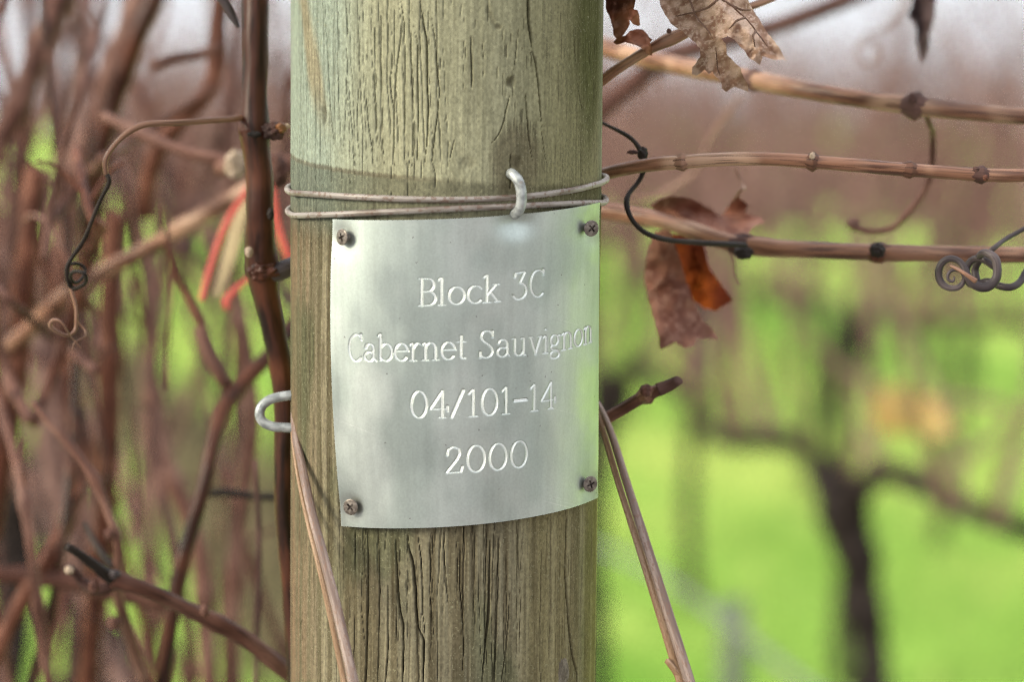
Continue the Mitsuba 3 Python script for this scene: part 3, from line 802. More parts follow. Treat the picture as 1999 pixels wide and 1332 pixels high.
st = thing('wire_staple', 'pale galvanised staple hooked over the two wires above the sign', 'staple')
add_tube(st, 'zinc', [S(996, 341, -0.010), S(997, 340, -0.001), S(1000, 340, 0.003), S(1010, 350, 0.0055), S(1017, 370, 0.0068), S(1018, 392, 0.0068), S(1014, 409, 0.0055), S(1007, 417, 0.003), S(1004, 418, -0.001), S(1003, 418, -0.010)],
         mm(10.2, 1.15), step=0.0006, sides=20, rough=0.06, seed=3)
st = thing('wire_staple', 'grey galvanised staple sticking out of the left side of the post', 'staple')
ds = 1.206
add_tube(st, 'zinc', [P(620, 768, ds), P(580, 771, ds), P(548, 775, ds), P(523, 783, ds), P(508, 800, ds), P(509, 818, ds), P(525, 831, ds), P(550, 835, ds), P(580, 836, ds), P(620, 838, ds)],
         mm(9.6, ds), step=0.0006, sides=20, rough=0.06, seed=4)


def strap(label, pairs, n_extra=None):
    k = thing('tie_strap', label, 'strap')
    for nm, bs, pts_, w in pairs:
        add_tube(part(k, nm), bs, [P(*q) for q in pts_], [mm(a, 1.17) / 2 for a in w], step=0.0015, sides=16, rough=0.06, flat=(V(0, 1, 0), 0.6), seed=8)
    return k


strap('doubled brown strap running down the left of the post through the side staple', [
    ('strand', 'strap_mauve', [(574, 770, 1.225), (574, 800, 1.208), (577, 850, 1.196), (587, 900, 1.186), (605, 985, 1.172), (631, 1085, 1.158), (660, 1200, 1.145), (692, 1345, 1.13)], [11, 13, 15, 17, 18, 19, 20, 21]),
    ('strand_001', 'strap_rust', [(570, 800, 1.218), (571, 850, 1.204), (578, 905, 1.194), (593, 985, 1.180), (617, 1085, 1.166), (644, 1200, 1.153), (674, 1345, 1.138)], [5, 7, 8, 9, 10, 11, 12])])
sr = strap('doubled brown strap slanting down away from the right edge of the post', [
    ('strand', 'strap_mauve', [(1166, 785, 1.235), (1180, 812, 1.225), (1195, 850, 1.215), (1218, 925, 1.205), (1256, 1045, 1.195), (1302, 1190, 1.185), (1350, 1345, 1.175)], [10, 12, 14, 16, 18, 20, 22]),
    ('strand_001', 'strap_rust', [(1164, 800, 1.238), (1172, 825, 1.228), (1184, 862, 1.218), (1205, 935, 1.208), (1241, 1050, 1.198), (1286, 1195, 1.188), (1332, 1345, 1.178)], [9, 11, 12, 13, 14, 15, 17])])
add_tube(part(sr, 'loose_end'), 'strap_rust', [P(1302, 1290, 1.18), P(1318, 1310, 1.18), P(1338, 1350, 1.18)], [mm(6, 1.18), mm(7, 1.18), mm(8, 1.18)], step=0.0015, rough=0.1)

# ------------------------------------------------------------------ canes near the post
def path(*q):
    return [P(*a) for a in q]


def w2r(ws, d):
    return [mm(w, d) / 2 for w in np.atleast_1d(ws)]


def cane(label, bsdf, pts, widths, nodes=(), name='vine_cane', rough=0.10, step=0.0015, sides=18, group=None, cat='vine cane', seed=0):
    k = thing(name, label, cat, group)
    d = [p[2] for p in pts]
    widths = np.broadcast_to(widths, (len(pts),))
    add_tube(part(k, 'stem'), bsdf, path(*pts), [mm(w, dd) / 2 for w, dd in zip(widths, d)], step=step, sides=sides, rough=rough, nodes=nodes, seed=seed)
    return k


def node(k, x, y, d, w, h, bsdf='bark_node', seed=0, name='node', amp=0.4):
    v, f = blob(P(x, y, d), (mm(w, d) / 2, min(mm(w, d), mm(h, d)) / 2, mm(h, d) / 2), seed, amp)
    add(part(k, name), (v, f), bsdf, True, np.stack([v[:, 0] * 30, v[:, 2]], 1))


def sleeve(k, pts, widths, at, half, amp, bsdf, seed=0, name='joint'):
    """A swollen joint: a knobbly collar grown round the cane at a share of its length."""
    d = [p[2] for p in pts]
    c, r = spline(path(*pts), [mm(w, dd) / 2 for w, dd in zip(np.broadcast_to(widths, (len(pts),)), d)], 0.0006)
    ln = np.r_[0, np.cumsum(np.linalg.norm(np.diff(c, axis=0), axis=1))]
    if at > 1:      # given as the photograph's column
        e = c - EYE
        at = ln[np.argmin(np.abs(999.5 + (e @ RIGHT) / (e @ FWD) / KT - at))] / ln[-1]
    j = np.abs(ln - at * ln[-1]) < half
    u = (ln[j] - at * ln[-1]) / half
    prof = r[j] * (0.86 + (amp + 0.12) * np.exp(-(1.5 * u) ** 2) + 0.5 * amp * np.exp(-((u - 0.2) / 0.16) ** 2))
    add_tube(part(k, name), bsdf, c[j], prof, step=0.0005, sides=24, rough=0.22, seed=seed, domed=False)


# left: the tall reddish cane
L1_PTS = [(499, -40, 1.245), (499, 60, 1.243), (498, 160, 1.243), (496, 245, 1.243), (504, 320, 1.244), (508, 420, 1.246), (510, 500, 1.25), (522, 590, 1.254), (542, 680, 1.258), (555, 770, 1.262), (557, 870, 1.266), (556, 980, 1.27), (566, 1120, 1.275), (580, 1345, 1.28)]
L1_W = [52, 52, 51, 56, 53, 56, 58, 50, 46, 46, 44, 40, 36, 34]
L1 = cane('thick dark reddish-brown cane rising upright along the left edge of the post', 'bark_red', L1_PTS, L1_W, nodes=((0.205, 0.10, 0.007), (0.40, 0.10, 0.010)), seed=1)
sleeve(L1, L1_PTS, L1_W, 0.205, 0.006, 0.1, 'bark_red', 0)
sleeve(L1, L1_PTS, L1_W, 0.4, 0.008, 0.12, 'bark_red', 1)
node(L1, 497, 262, 1.232, 26, 12, 'bark_black', 12, 'scar', 0.5)
node(L1, 533, 255, 1.238, 40, 34, 'bark_node', 2, 'bud_spur', 0.55)
node(L1, 548, 250, 1.236, 22, 20, 'bud_amber', 3, 'bud', 0.4)
node(L1, 560, 246, 1.237, 12, 10, 'bark_pale', 4, 'bud_tip', 0.3)
node(L1, 528, 418, 1.236, 14, 24, 'bark_black', 5, 'scar', 0.4)
node(L1, 512, 530, 1.246, 56, 34, 'bark_red', 6, 'node', 0.6)
node(L1, 486, 492, 1.24, 16, 20, 'bark_pale', 7, 'bud_001', 0.4)
add_tube(part(L1, 'stub'), 'tendril_dark', path((505, 530, 1.25), (530, 534, 1.25), (552, 528, 1.25), (585, 510, 1.26)), w2r([30, 34, 36, 34], 1.25), step=0.0015, rough=0.15)
T = part(L1, 'tendril')
add_tube(T, 'tendril_brown', path((478, 229, 1.243), (440, 233, 1.23), (380, 237, 1.222), (320, 240, 1.215), (282, 243, 1.212), (250, 258, 1.21), (222, 284, 1.21), (206, 312, 1.21), (207, 340, 1.212)), w2r([13, 12, 12, 12, 13, 12, 11, 11, 10], 1.22), step=0.0008, sides=12, rough=0.12)
add_tube(part(L1, 'tendril'), 'bark_black', path((207, 338, 1.212), (213, 350, 1.212), (206, 372, 1.214), (190, 405, 1.218), (176, 440, 1.222), (162, 472, 1.226), (143, 500, 1.23), (131, 525, 1.232), (134, 548, 1.234), (140, 562, 1.236), (156, 560, 1.232), (168, 548, 1.226), (164, 534, 1.222), (148, 530, 1.224), (138, 542, 1.230),
         (148, 552, 1.236), (162, 541, 1.24), (165, 524, 1.242), (150, 515, 1.24), (134, 518, 1.236)), w2r([9, 9, 8, 8, 8, 8, 8, 10, 11, 10, 8, 7, 7, 7, 7, 7, 7, 7, 7, 5], 1.22), step=0.0006, sides=10, rough=0.1)
add_tube(part(L1, 'tendril'), 'tendril_brown', path((138, 560, 1.236), (143, 580, 1.236), (148, 600, 1.236), (149, 625, 1.236), (145, 648, 1.236), (132, 655, 1.234), (112, 648, 1.232), (98, 636, 1.230), (102, 626, 1.228), (118, 628, 1.226), (131, 646, 1.228), (144, 664, 1.232), (158, 680, 1.234)), w2r([8, 8, 7, 7, 7, 7, 7, 8, 7, 5, 4, 3.5, 2.5], 1.23), step=0.0006, sides=10, rough=0.1)
add_tube(part(L1, 'tendril'), 'tendril_brown', path((150, 612, 1.238), (155, 632, 1.24), (166, 645, 1.24), (165, 658, 1.238), (148, 667, 1.236), (141, 684, 1.236)), w2r([3, 3, 3.5, 3.5, 3, 2], 1.23), step=0.0006, sides=8)
add_tube(part(L1, 'leaf_stalk'), 'tendril_dark', path((420, -20, 1.24), (442, 10, 1.24), (456, 36, 1.24), (466, 52, 1.24)), w2r([18, 17, 14, 8], 1.24), step=0.0015, rough=0.15)

# left: forked pruned cane in front
L2 = cane('brown pruned cane with a black dead fork, slanting down at lower left', 'bark_brown',
          [(600, 1345, 1.33), (540, 1298, 1.32), (480, 1250, 1.315), (400, 1207, 1.31), (320, 1168, 1.305), (262, 1145, 1.30), (222, 1132, 1.30)], [34, 34, 33, 31, 30, 30, 32], nodes=((0.52, 0.22, 0.005), (0.97, 0.2, 0.006)), seed=5)
add_tube(part(L2, 'dead_fork'), 'bark_black', path((226, 1134, 1.30), (206, 1122, 1.296), (180, 1101, 1.292), (150, 1080, 1.288), (131, 1067, 1.285)), w2r([26, 25, 20, 17, 15], 1.29), step=0.0012, rough=0.2, domed=False)
add_tube(part(L2, 'short_fork'), 'bark_node', path((222, 1142, 1.302), (196, 1152, 1.30), (172, 1146, 1.30), (152, 1128, 1.298), (136, 1112, 1.296), (126, 1106, 1.296)), w2r([22, 20, 20, 16, 17, 11], 1.3), step=0.0012, rough=0.3)
node(L2, 184, 1147, 1.292, 22, 26, 'bark_pink', 3)
node(L2, 135, 1114, 1.29, 18, 16, 'bark_pale', 4, 'bud')
node(L2, 399, 1194, 1.30, 18, 24, 'bark_pink', 5, 'bud')
node(L2, 224, 1122, 1.292, 22, 18, 'tendril_dark', 6, 'scar')
L3 = cane('thin rusty twig with a sharp tip hanging above the forked cane at left', 'bark_rosy',
          [(64, 786, 1.36), (90, 818, 1.36), (125, 856, 1.36), (160, 900, 1.36), (178, 925, 1.36), (200, 972, 1.36), (216, 1015, 1.36), (228, 1050, 1.36), (232, 1090, 1.365), (226, 1130, 1.38), (240, 1200, 1.40), (262, 1270, 1.42), (290, 1350, 1.44)],
          [11, 16, 18, 18, 20, 17, 16, 18, 20, 20, 22, 24, 26], nodes=((0.24, 0.3, 0.005), (0.5, 0.4, 0.006)), seed=6)
node(L3, 213, 1044, 1.355, 20, 24, 'bark_pink', 2, 'bud')
node(L3, 224, 1216, 1.395, 26, 26, 'bark_pink', 8, 'bud')
add_tube(part(L3, 'side_shoot'), 'bark_black', path((166, 1022, 1.38), (182, 1055, 1.375), (205, 1090, 1.37), (222, 1108, 1.367)), w2r([10, 13, 15, 14], 1.37), step=0.002, rough=0.15)

# right: the three horizontal canes
RA_PTS = [(1120, 70, 1.46), (1200, 97, 1.44), (1260, 113, 1.42), (1320, 126, 1.40), (1400, 142, 1.37), (1480, 157, 1.34), (1600, 180, 1.31), (1700, 195, 1.295), (1790, 206, 1.285), (1900, 218, 1.28), (2060, 230, 1.27)]
RA_W = [36, 36, 36, 36, 35, 38, 35, 35, 37, 34, 34]
RA = cane('thick cream-tan cane running right, topmost of the three horizontal canes', 'bark_tan',
          RA_PTS, RA_W, seed=11)
sleeve(RA, RA_PTS, RA_W, 1474, 0.007, 0.16, 'bark_node', 0)
sleeve(RA, RA_PTS, RA_W, 1784, 0.006, 0.42, 'bark_node', 1)
add_tube(part(RA, 'tendril'), 'bark_brown', path((1806, 215, 1.29), (1816, 245, 1.31), (1821, 290, 1.355), (1818, 335, 1.36), (1802, 378, 1.365), (1772, 418, 1.37), (1745, 443, 1.375), (1715, 452, 1.375), (1685, 449, 1.375), (1660, 442, 1.375)), w2r([11, 11, 12, 12, 12, 12, 13, 12, 13, 14], 1.36), step=0.001, sides=12, rough=0.1)
node(RA, 1782, 192, 1.272, 16, 22, 'bark_node', 4, 'bud', 0.5)
node(RA, 1664, 436, 1.375, 26, 20, 'bark_node', 5, 'tendril_tip', 0.5)
RA2 = cane('blurred pinkish cane rising steeply right, behind the dry tan leaf', 'bark_pink',
           [(1120, 262, 1.72), (1190, 200, 1.72), (1255, 145, 1.72), (1320, 105, 1.73), (1400, 82, 1.74), (1500, 55, 1.76), (1600, 20, 1.78), (1720, -30, 1.80)], [38, 38, 38, 38, 36, 34, 34, 32], nodes=((0.3, 0.2, 0.008),), step=0.003, sides=14, seed=12)
node(RA2, 1278, 128, 1.70, 60, 36, 'bark_node', 2)
RS = cane('slim tan cane rising behind the dry tan leaf beside the post top', 'bark_tan',
          [(1150, 178, 1.225), (1190, 145, 1.22), (1240, 112, 1.215), (1290, 84, 1.21), (1330, 66, 1.21), (1370, 46, 1.21), (1420, 26, 1.215), (1470, 10, 1.22), (1530, -14, 1.225)], [21, 21, 20, 20, 24, 20, 17, 15, 14], nodes=((0.42, 0.25, 0.004),), rough=0.1, seed=13)
node(RS, 1306, 60, 1.206, 9, 10, 'bark_node', 4, 'bud')
RB_PTS = [(1130, 352, 1.235), (1185, 338, 1.222), (1240, 326, 1.21), (1330, 316, 1.20), (1430, 310, 1.195), (1520, 311, 1.192), (1582, 315, 1.19), (1680, 323, 1.19), (1775, 331, 1.192), (1850, 337, 1.195), (1915, 341, 1.197), (2060, 342, 1.20)]
RB_W = [25, 25, 26, 27, 26, 26, 27, 27, 27, 26, 26, 24]
RB = cane('sharp tan cane with knobbly joints, middle of the three horizontal canes', 'bark_tan',
          RB_PTS, RB_W,
          seed=14)
sleeve(RB, RB_PTS, RB_W, 1332, 0.0032, 0.26, 'bark_joint', 0)
sleeve(RB, RB_PTS, RB_W, 1584, 0.003, 0.34, 'bark_joint', 1)
sleeve(RB, RB_PTS, RB_W, 1773, 0.0032, 0.2, 'bark_joint', 2)
sleeve(RB, RB_PTS, RB_W, 1912, 0.0042, 0.34, 'bark_node', 3)
RC_PTS = [(1110, 398, 1.34), (1180, 412, 1.33), (1260, 425, 1.32), (1340, 446, 1.30), (1410, 470, 1.29), (1460, 480, 1.285), (1560, 487, 1.275), (1640, 490, 1.27), (1712, 493, 1.265), (1800, 495, 1.26), (1900, 497, 1.257), (2060, 497, 1.255)]
RC_W = [34, 34, 34, 33, 33, 38, 34, 33, 34, 32, 32, 32]
RC = cane('cream-tan cane with dark knots, lowest of the three horizontal canes', 'bark_tan',
          RC_PTS, RC_W, seed=15)
sleeve(RC, RC_PTS, RC_W, 1450, 0.007, 0.16, 'bark_node', 0)
sleeve(RC, RC_PTS, RC_W, 1713, 0.006, 0.18, 'bark_joint', 1)
node(RC, 1452, 493, 1.272, 36, 26, 'bark_black', 1)
node(RC, 1713, 488, 1.25, 28, 28, 'bark_black', 2)
node(RC, 1712, 498, 1.253, 34, 30, 'bark_rust', 5)
RD_PTS = [(1130, 848, 1.24), (1180, 820, 1.235), (1225, 794, 1.23), (1262, 772, 1.225), (1296, 758, 1.22), (1323, 744, 1.215)]
RD_W = [24, 24, 24, 26, 22, 18]
RD = cane('short cut cane stub with a knuckle and dark tip, right of the sign', 'bark_brown',
          RD_PTS, RD_W, seed=16)
sleeve(RD, RD_PTS, RD_W, 1262, 0.004, 0.3, 'bark_joint', 0)
node(RD, 1262, 763, 1.215, 24, 24, 'bark_pink', 1)
add_tube(part(RD, 'cut_tip'), 'bark_node', path((1284, 762, 1.2185), (1305, 753, 1.2175), (1325, 743, 1.214)), w2r([24, 23, 19], 1.218), step=0.0012, rough=0.25, domed=False)

node(RB, 1586, 304, 1.186, 11, 14, 'bark_pale', 3, 'bud', 0.5)
node(RB, 1924, 347, 1.184, 10, 12, 'bark_rust', 7, 'bud', 0.5)
node(RB, 1905, 330, 1.188, 12, 10, 'bark_node', 8, 'bud', 0.6)
# tendrils
tk = thing('vine_tendril', 'black dry tendril hanging in a loose S beside the post right edge', 'tendril')
add_tube(part(tk, 'stem'), 'bark_black', path((1150, 226, 1.24), (1185, 244, 1.232), (1215, 259, 1.226), (1240, 278, 1.222), (1254, 300, 1.222), (1258, 325, 1.226), (1248, 352, 1.228), (1232, 372, 1.226), (1223, 396, 1.222), (1230, 422, 1.22), (1250, 447, 1.222), (1285, 464, 1.228), (1340, 472, 1.24), (1400, 476, 1.252), (1455, 478, 1.268)), w2r([7, 7, 8, 9, 12, 11, 9, 9, 12, 10, 10, 11, 11, 12, 11], 1.225), step=0.0008, sides=12, rough=0.15, seed=2)
node(tk, 1255, 300, 1.216, 20, 26, 'bark_black', 3)
node(tk, 1236, 297, 1.22, 22, 8, 'bark_node', 4, 'side_tip', 0.6)
tk = thing('vine_tendril', 'dark knotted tendril coiled into a spiral in front of the lowest cane', 'tendril')
dk = 1.20
add_tube(part(tk, 'stem'), 'tendril_dark', path((2040, 420, 1.215), (2000, 446, 1.212), (1962, 468, 1.206), (1936, 488, 1.198), (1916, 505, 1.207), (1904, 528, 1.212), (1908, 552, 1.210)), w2r([9, 9, 9, 10, 13, 15, 16], dk), step=0.0006, sides=14, rough=0.10)
add_tube(part(tk, 'loop'), 'tendril_dark', path((2060, 510, 1.215), (2008, 524, 1.208), (1992, 550, 1.204), (1968, 561, 1.20), (1945, 556, 1.203), (1925, 550, 1.207), (1896, 556, 1.206), (1886, 534, 1.205), (1894, 512, 1.204), (1916, 505, 1.200), (1938, 518, 1.198), (1952, 528, 1.200)), w2r([14, 14, 14, 14, 14, 14, 14, 15, 14, 14, 14, 10], dk), step=0.0006, sides=14, rough=0.10)
add_tube(part(tk, 'loop'), 'tendril_dark', path((1912, 500, 1.196), (1926, 494, 1.190), (1942, 504, 1.188), (1947, 526, 1.188), (1943, 547, 1.188), (1927, 560, 1.188), (1906, 558, 1.187), (1892, 545, 1.186), (1884, 526, 1.186), (1872, 510, 1.187), (1854, 505, 1.188), (1838, 515, 1.189), (1832, 534, 1.190), (1839, 554, 1.190), (1856, 563, 1.189), (1874, 559, 1.188), (1882, 545, 1.187), (1876, 531, 1.186), (1862, 527, 1.186), (1851, 536, 1.186), (1852, 547, 1.186), (1861, 549, 1.186), (1863, 541, 1.186)),
         w2r([14, 16, 17, 17, 18, 19, 18, 16, 14, 13, 13, 14, 15, 14, 12, 11, 9, 8, 7, 7, 6, 5, 4], dk), step=0.0005, sides=14, rough=0.10)
add_tube(part(tk, 'side_tip'), 'tendril_brown', path((1905, 549, 1.178), (1886, 536, 1.178), (1866, 524, 1.180), (1855, 519, 1.181)), w2r([11, 8, 7, 4], dk), step=0.0006, sides=12)
tk = thing('vine_tendril', 'faint thin tendril arching out of focus between the upper and middle canes', 'tendril')
add_tube(tk, 'tendril_brown', path((1445, 185, 1.62), (1410, 235, 1.62), (1378, 290, 1.62), (1360, 330, 1.62), (1322, 362, 1.62), (1280, 384, 1.62), (1235, 390, 1.62)), w2r([8, 9, 9, 9, 9, 9, 8], 1.62), step=0.002, sides=8)
tk = thing('vine_tendril', 'wispy pale tendril tangle blurred at the upper right', 'tendril')
add_tube(tk, 'tendril_brown', path((1770, -20, 1.7), (1752, 30, 1.7), (1720, 60, 1.7), (1690, 70, 1.7), (1675, 100, 1.7), (1690, 125, 1.7), (1715, 110, 1.7), (1705, 80, 1.7), (1685, 90, 1.7)), w2r([6] * 9, 1.7), step=0.002, sides=8)


# ------------------------------------------------------------------ leaves
def leaf_mat(key, a, b, c, spots, trans=0.25, scale=900, rough=0.75):
    def fn(p, n, uv):
        m1 = fbm(uv.x * scale * 0.25, uv.y * scale * 0.25, 3.0)
        m2 = fbm(uv.x * scale, uv.y * scale, 5.0, octaves=2)
        v1, v2, _ = voronoi(uv.x * scale * 0.45, uv.y * scale * 0.45)
        col = mix(a, b, smoothstep(0.32, 0.68, m1))
        col = mix(col, c, smoothstep(0.45, 0.85, m2) * 0.5)
        return mix(col, spots, smoothstep(0.10, 0.0, v2 - v1) * 0.35)
    if trans < 0.3:
        pbsdf(key, fn, rough, 0.25)
    else:
        scene[key] = {'type': 'principledthin', 'base_color': proc(fn), 'roughness': rough, 'diff_trans': trans * 2, 'spec_trans': 0.0}


leaf_mat('leaf_tan', (0.25, 0.135, 0.085), (0.50, 0.345, 0.255), (0.66, 0.51, 0.42), (0.2, 0.11, 0.07), 0.2, 1300)
leaf_mat('leaf_rust', (0.10, 0.035, 0.018), (0.24, 0.085, 0.04), (0.40, 0.19, 0.12), (0.06, 0.02, 0.01), 0.2, 600)
leaf_mat('leaf_brown', (0.14, 0.05, 0.032), (0.27, 0.115, 0.075), (0.36, 0.20, 0.15), (0.12, 0.04, 0.025), 0.2, 500)
leaf_mat('leaf_orange', (0.12, 0.025, 0.012), (0.30, 0.07, 0.015), (0.13, 0.03, 0.015), (0.08, 0.02, 0.01), 0.4, 260)
leaf_mat('leaf_black', (0.02, 0.012, 0.012), (0.05, 0.03, 0.03), (0.09, 0.06, 0.06), (0.015, 0.01, 0.01), 0.1, 400)
leaf_mat('leaf_yellow', (0.66, 0.42, 0.14), (0.76, 0.58, 0.26), (0.68, 0.36, 0.16), (0.4, 0.2, 0.05), 0.4, 120)


pbsdf('leaf_vein', bark((0.10, 0.05, 0.035), (0.17, 0.10, 0.07), (0.24, 0.15, 0.11)), 0.7, 0.2)


def leaf_blade(key, bsdf, outline, d0, curl, spacing_px=4.5, wobble_px=4.0, seed=0, roll=0.0045):
    """outline in photograph pixels; curl(x, y) = how far behind d0 the blade lies there, in metres."""
    scale = mm(1, d0)
    pl = np.array(outline, float) * scale

    def depth(u, v):
        q = np.stack([u * 160, v * 160, 0 * u], -1)
        return d0 + curl(u / scale, v / scale) + 0.0075 * (meshkit.fbm(q, 3, seed) - 0.5)

    def world(pts, d):
        x, y = pts[:, 0] / scale, pts[:, 1] / scale
        return EYE + d[:, None] * FWD + d0 * ((x - 999.5)[:, None] * KT * RIGHT - (y - 666)[:, None] * KT * UP)

    v, f, uv = sheet(pl, depth, spacing_px * scale, world, 0.00025, wobble_px * scale, seed, roll)
    add(key, (v, f), bsdf, 50)
    # uv needs plain smoothing: keep the sheet's own coordinates
    scene[key] = mikit.ply((v, f), bsdf, smooth=True, uv=uv)

    def at(x, y, lift=0.0):
        u, w = np.array([x * scale]), np.array([y * scale])
        return world(np.array([[u[0], w[0]]]), depth(u, w) - lift)[0]
    return at


def spread(pts):
    q = np.array(pts, float)
    t = np.r_[0, np.cumsum(np.linalg.norm(np.diff(q, axis=0), axis=1))]
    u = np.linspace(0, t[-1], max(3, int(t[-1] / 6)))
    return np.stack([np.interp(u, t, q[:, 0]), np.interp(u, t, q[:, 1])], 1)


lf = thing('dry_leaf', 'large curled tan dry leaf hanging at the top, right of the post', 'leaf')
at = leaf_blade(part(lf, 'blade'), 'leaf_tan', [(1285, -70), (1292, 5), (1304, 30), (1320, 52), (1338, 67), (1350, 80), (1364, 98), (1367, 112), (1352, 128), (1352, 140), (1362, 145), (1376, 136), (1384, 146), (1390, 140), (1397, 152), (1405, 160), (1408, 172), (1418, 179), (1432, 170), (1440, 172), (1459, 179), (1457, 166), (1446, 152), (1440, 140), (1427, 125), (1413, 112), (1410, 95), (1402, 84), (1414, 79), (1428, 86), (1440, 98), (1452, 113), (1463, 126), (1476, 133), (1481, 122), (1480, 117), (1502, 125), (1532, 124), (1520, 108), (1505, 88), (1493, 65), (1484, 45), (1470, 20), (1452, -5), (1420, -70)],
                1.185, lambda x, y: 0.020 * np.sin((x - 1290) / 260 * np.pi) * -1 + 0.016 * np.clip((y - 60) / 120, 0, 1) ** 2 * (x < 1462) + 0.010 * np.abs((y - 20) - (x - 1400) * 1.0) / 80 - 0.00008 * (y - 60), 4, 3, 1)
for vein in ([(1375, -40), (1385, -10), (1400, 4), (1425, 18), (1450, 40), (1470, 66), (1487, 92), (1505, 114)], [(1388, 78), (1395, 92), (1397, 115), (1400, 138), (1410, 160)], [(1340, -40), (1345, 0), (1355, 30), (1372, 56), (1388, 78)], [(1425, 18), (1445, 24), (1462, 22)], [(1400, 4), (1380, 20), (1352, 26), (1318, 28)], [(1450, 40), (1430, 50), (1415, 68)], [(1470, 66), (1462, 80), (1466, 100)]):
    add_tube(part(lf, 'vein'), 'leaf_vein', [at(x, y, 0.0003) for x, y in spread(vein)], np.linspace(0.00048, 0.00022, len(spread(vein))), step=0.001, sides=8)
lf = thing('dry_leaf', 'small shrivelled dark rust leaf touching the post top right edge', 'leaf')
leaf_blade(part(lf, 'blade'), 'leaf_rust', [(1180, -60), (1183, 14), (1190, 24), (1196, 45), (1198, 66), (1206, 80), (1214, 74), (1222, 64), (1228, 52), (1226, 45), (1234, 50), (1244, 50), (1250, 46), (1247, 32), (1244, 24), (1236, 22), (1238, 5), (1240, -60)], 1.20, lambda x, y: 0.010 * np.sin((x - 1180) / 60 * np.pi * 1.5 + y * 0.02), 3, 3, 5)
leaf_blade(part(lf, 'lobe'), 'leaf_rust', [(1205, 80), (1199, 74), (1208, 66), (1222, 66), (1232, 54), (1246, 50), (1256, 52), (1262, 62), (1266, 72), (1273, 78), (1268, 84), (1275, 106), (1262, 104), (1248, 95), (1236, 88), (1222, 78), (1212, 80)], 1.19, lambda x, y: 0.009 * np.sin((x + y) / 22) + 0.006, 2.6, 2.6, 6)
lf = thing('dry_leaf', 'curled brown dry leaf lying along the lowest cane', 'leaf')
at = leaf_blade(part(lf, 'blade'), 'leaf_brown', [(1272, 398), (1292, 388), (1310, 384), (1350, 387), (1392, 400), (1418, 416), (1430, 398), (1438, 376), (1447, 388), (1462, 398), (1460, 414), (1490, 424), (1494, 434), (1475, 442), (1462, 448), (1450, 466), (1425, 462), (1405, 452), (1370, 434), (1320, 426), (1292, 418)], 1.31, lambda x, y: 0.022 * np.sin((y - 380) / 80 * np.pi * 1.2) + 0.01 * np.sin(x / 24), 5, 4, 7)
add_tube(part(lf, 'stalk'), 'tendril_brown', [at(1437, 390), at(1444, 372, 0.004), P(1446, 352, 1.31), P(1436, 330, 1.31)], [0.0008, 0.0007, 0.0006, 0.0005], step=0.0015, sides=8)
lf = thing('dry_leaf', 'brown dry leaf with a glowing orange fold hanging below the lowest cane', 'leaf')
leaf_blade(part(lf, 'blade'), 'leaf_brown', [(1276, 452), (1264, 490), (1257, 540), (1266, 590), (1278, 640), (1284, 682), (1298, 678), (1312, 670), (1330, 680), (1345, 678), (1360, 660), (1380, 662), (1408, 664), (1390, 640), (1368, 618), (1352, 590), (1345, 560), (1325, 510), (1300, 452)], 1.315, lambda x, y: 0.014 * np.sin((x - 1260) / 100 * np.pi) * -1 + 0.008 * np.sin(y / 40), 5, 6, 8)
k = part(lf, 'orange_fold')
leaf_blade(k, 'leaf_orange', [(1300, 455), (1318, 500), (1342, 556), (1360, 588), (1380, 602), (1402, 608), (1432, 584), (1412, 558), (1392, 528), (1382, 496), (1374, 458)], 1.325, lambda x, y: 0.014 * np.sin((x - 1310) / 110 * np.pi) + 0.004, 5, 5, 9)
labels[k] = {'label': 'orange translucent folded lobe'}
add_tube(part(lf, 'stalk'), 'tendril_brown', path((1418, 480, 1.315), (1432, 505, 1.315), (1434, 530, 1.315), (1446, 555, 1.315)), w2r([10, 7, 6, 5], 1.315), step=0.0015, sides=8)
lf = thing('dry_leaf', 'shrivelled black leaf dangling out of focus at the top right', 'leaf')
leaf_blade(part(lf, 'blade'), 'leaf_black', [(1795, -60), (1783, 10), (1772, 28), (1786, 40), (1792, 70), (1798, 100), (1804, 124), (1812, 100), (1816, 60), (1822, 30), (1826, 0), (1828, -60)], 1.42, lambda x, y: 0.01 * np.sin((x - 1770) / 50 * np.pi), 5, 5, 10)
lf = thing('autumn_leaf', 'blurred yellow-orange leaf left on the vine behind, right of its dark trunk', 'leaf')
leaf_blade(part(lf, 'blade'), 'leaf_yellow', [(1700, 800), (1720, 760), (1770, 752), (1810, 770), (1850, 790), (1872, 830), (1850, 850), (1820, 862), (1790, 850), (1740, 846), (1712, 836)], 3.6, lambda x, y: 0.05 * np.sin((x - 1700) / 170 * np.pi), 10, 8, 11)

# coral ribbon tied behind the upright cane
rb = thing('ribbon_tie', 'coral red plastic ribbon tied behind the upright reddish cane', 'ribbon')
for pts, w in (([(500, 345, 1.46), (474, 385, 1.455), (445, 430, 1.45), (424, 480, 1.45), (406, 535, 1.45), (393, 585, 1.45)], [12, 18, 20, 19, 18, 16]), ([(524, 340, 1.46), (534, 375, 1.455), (538, 420, 1.455), (548, 462, 1.455), (568, 508, 1.455), (600, 540, 1.46)], [18, 18, 20, 20, 20, 18]), ([(490, 540, 1.455), (470, 556, 1.452), (450, 575, 1.45), (440, 590, 1.45), (444, 602, 1.45)], [12, 15, 18, 20, 16])):
    add_tube(part(rb, 'strand'), 'coral_plastic', path(*pts), w2r([0.8 * a for a in w], 1.46), step=0.002, sides=10, flat=(V(0.3, 1, 0), 0.3))

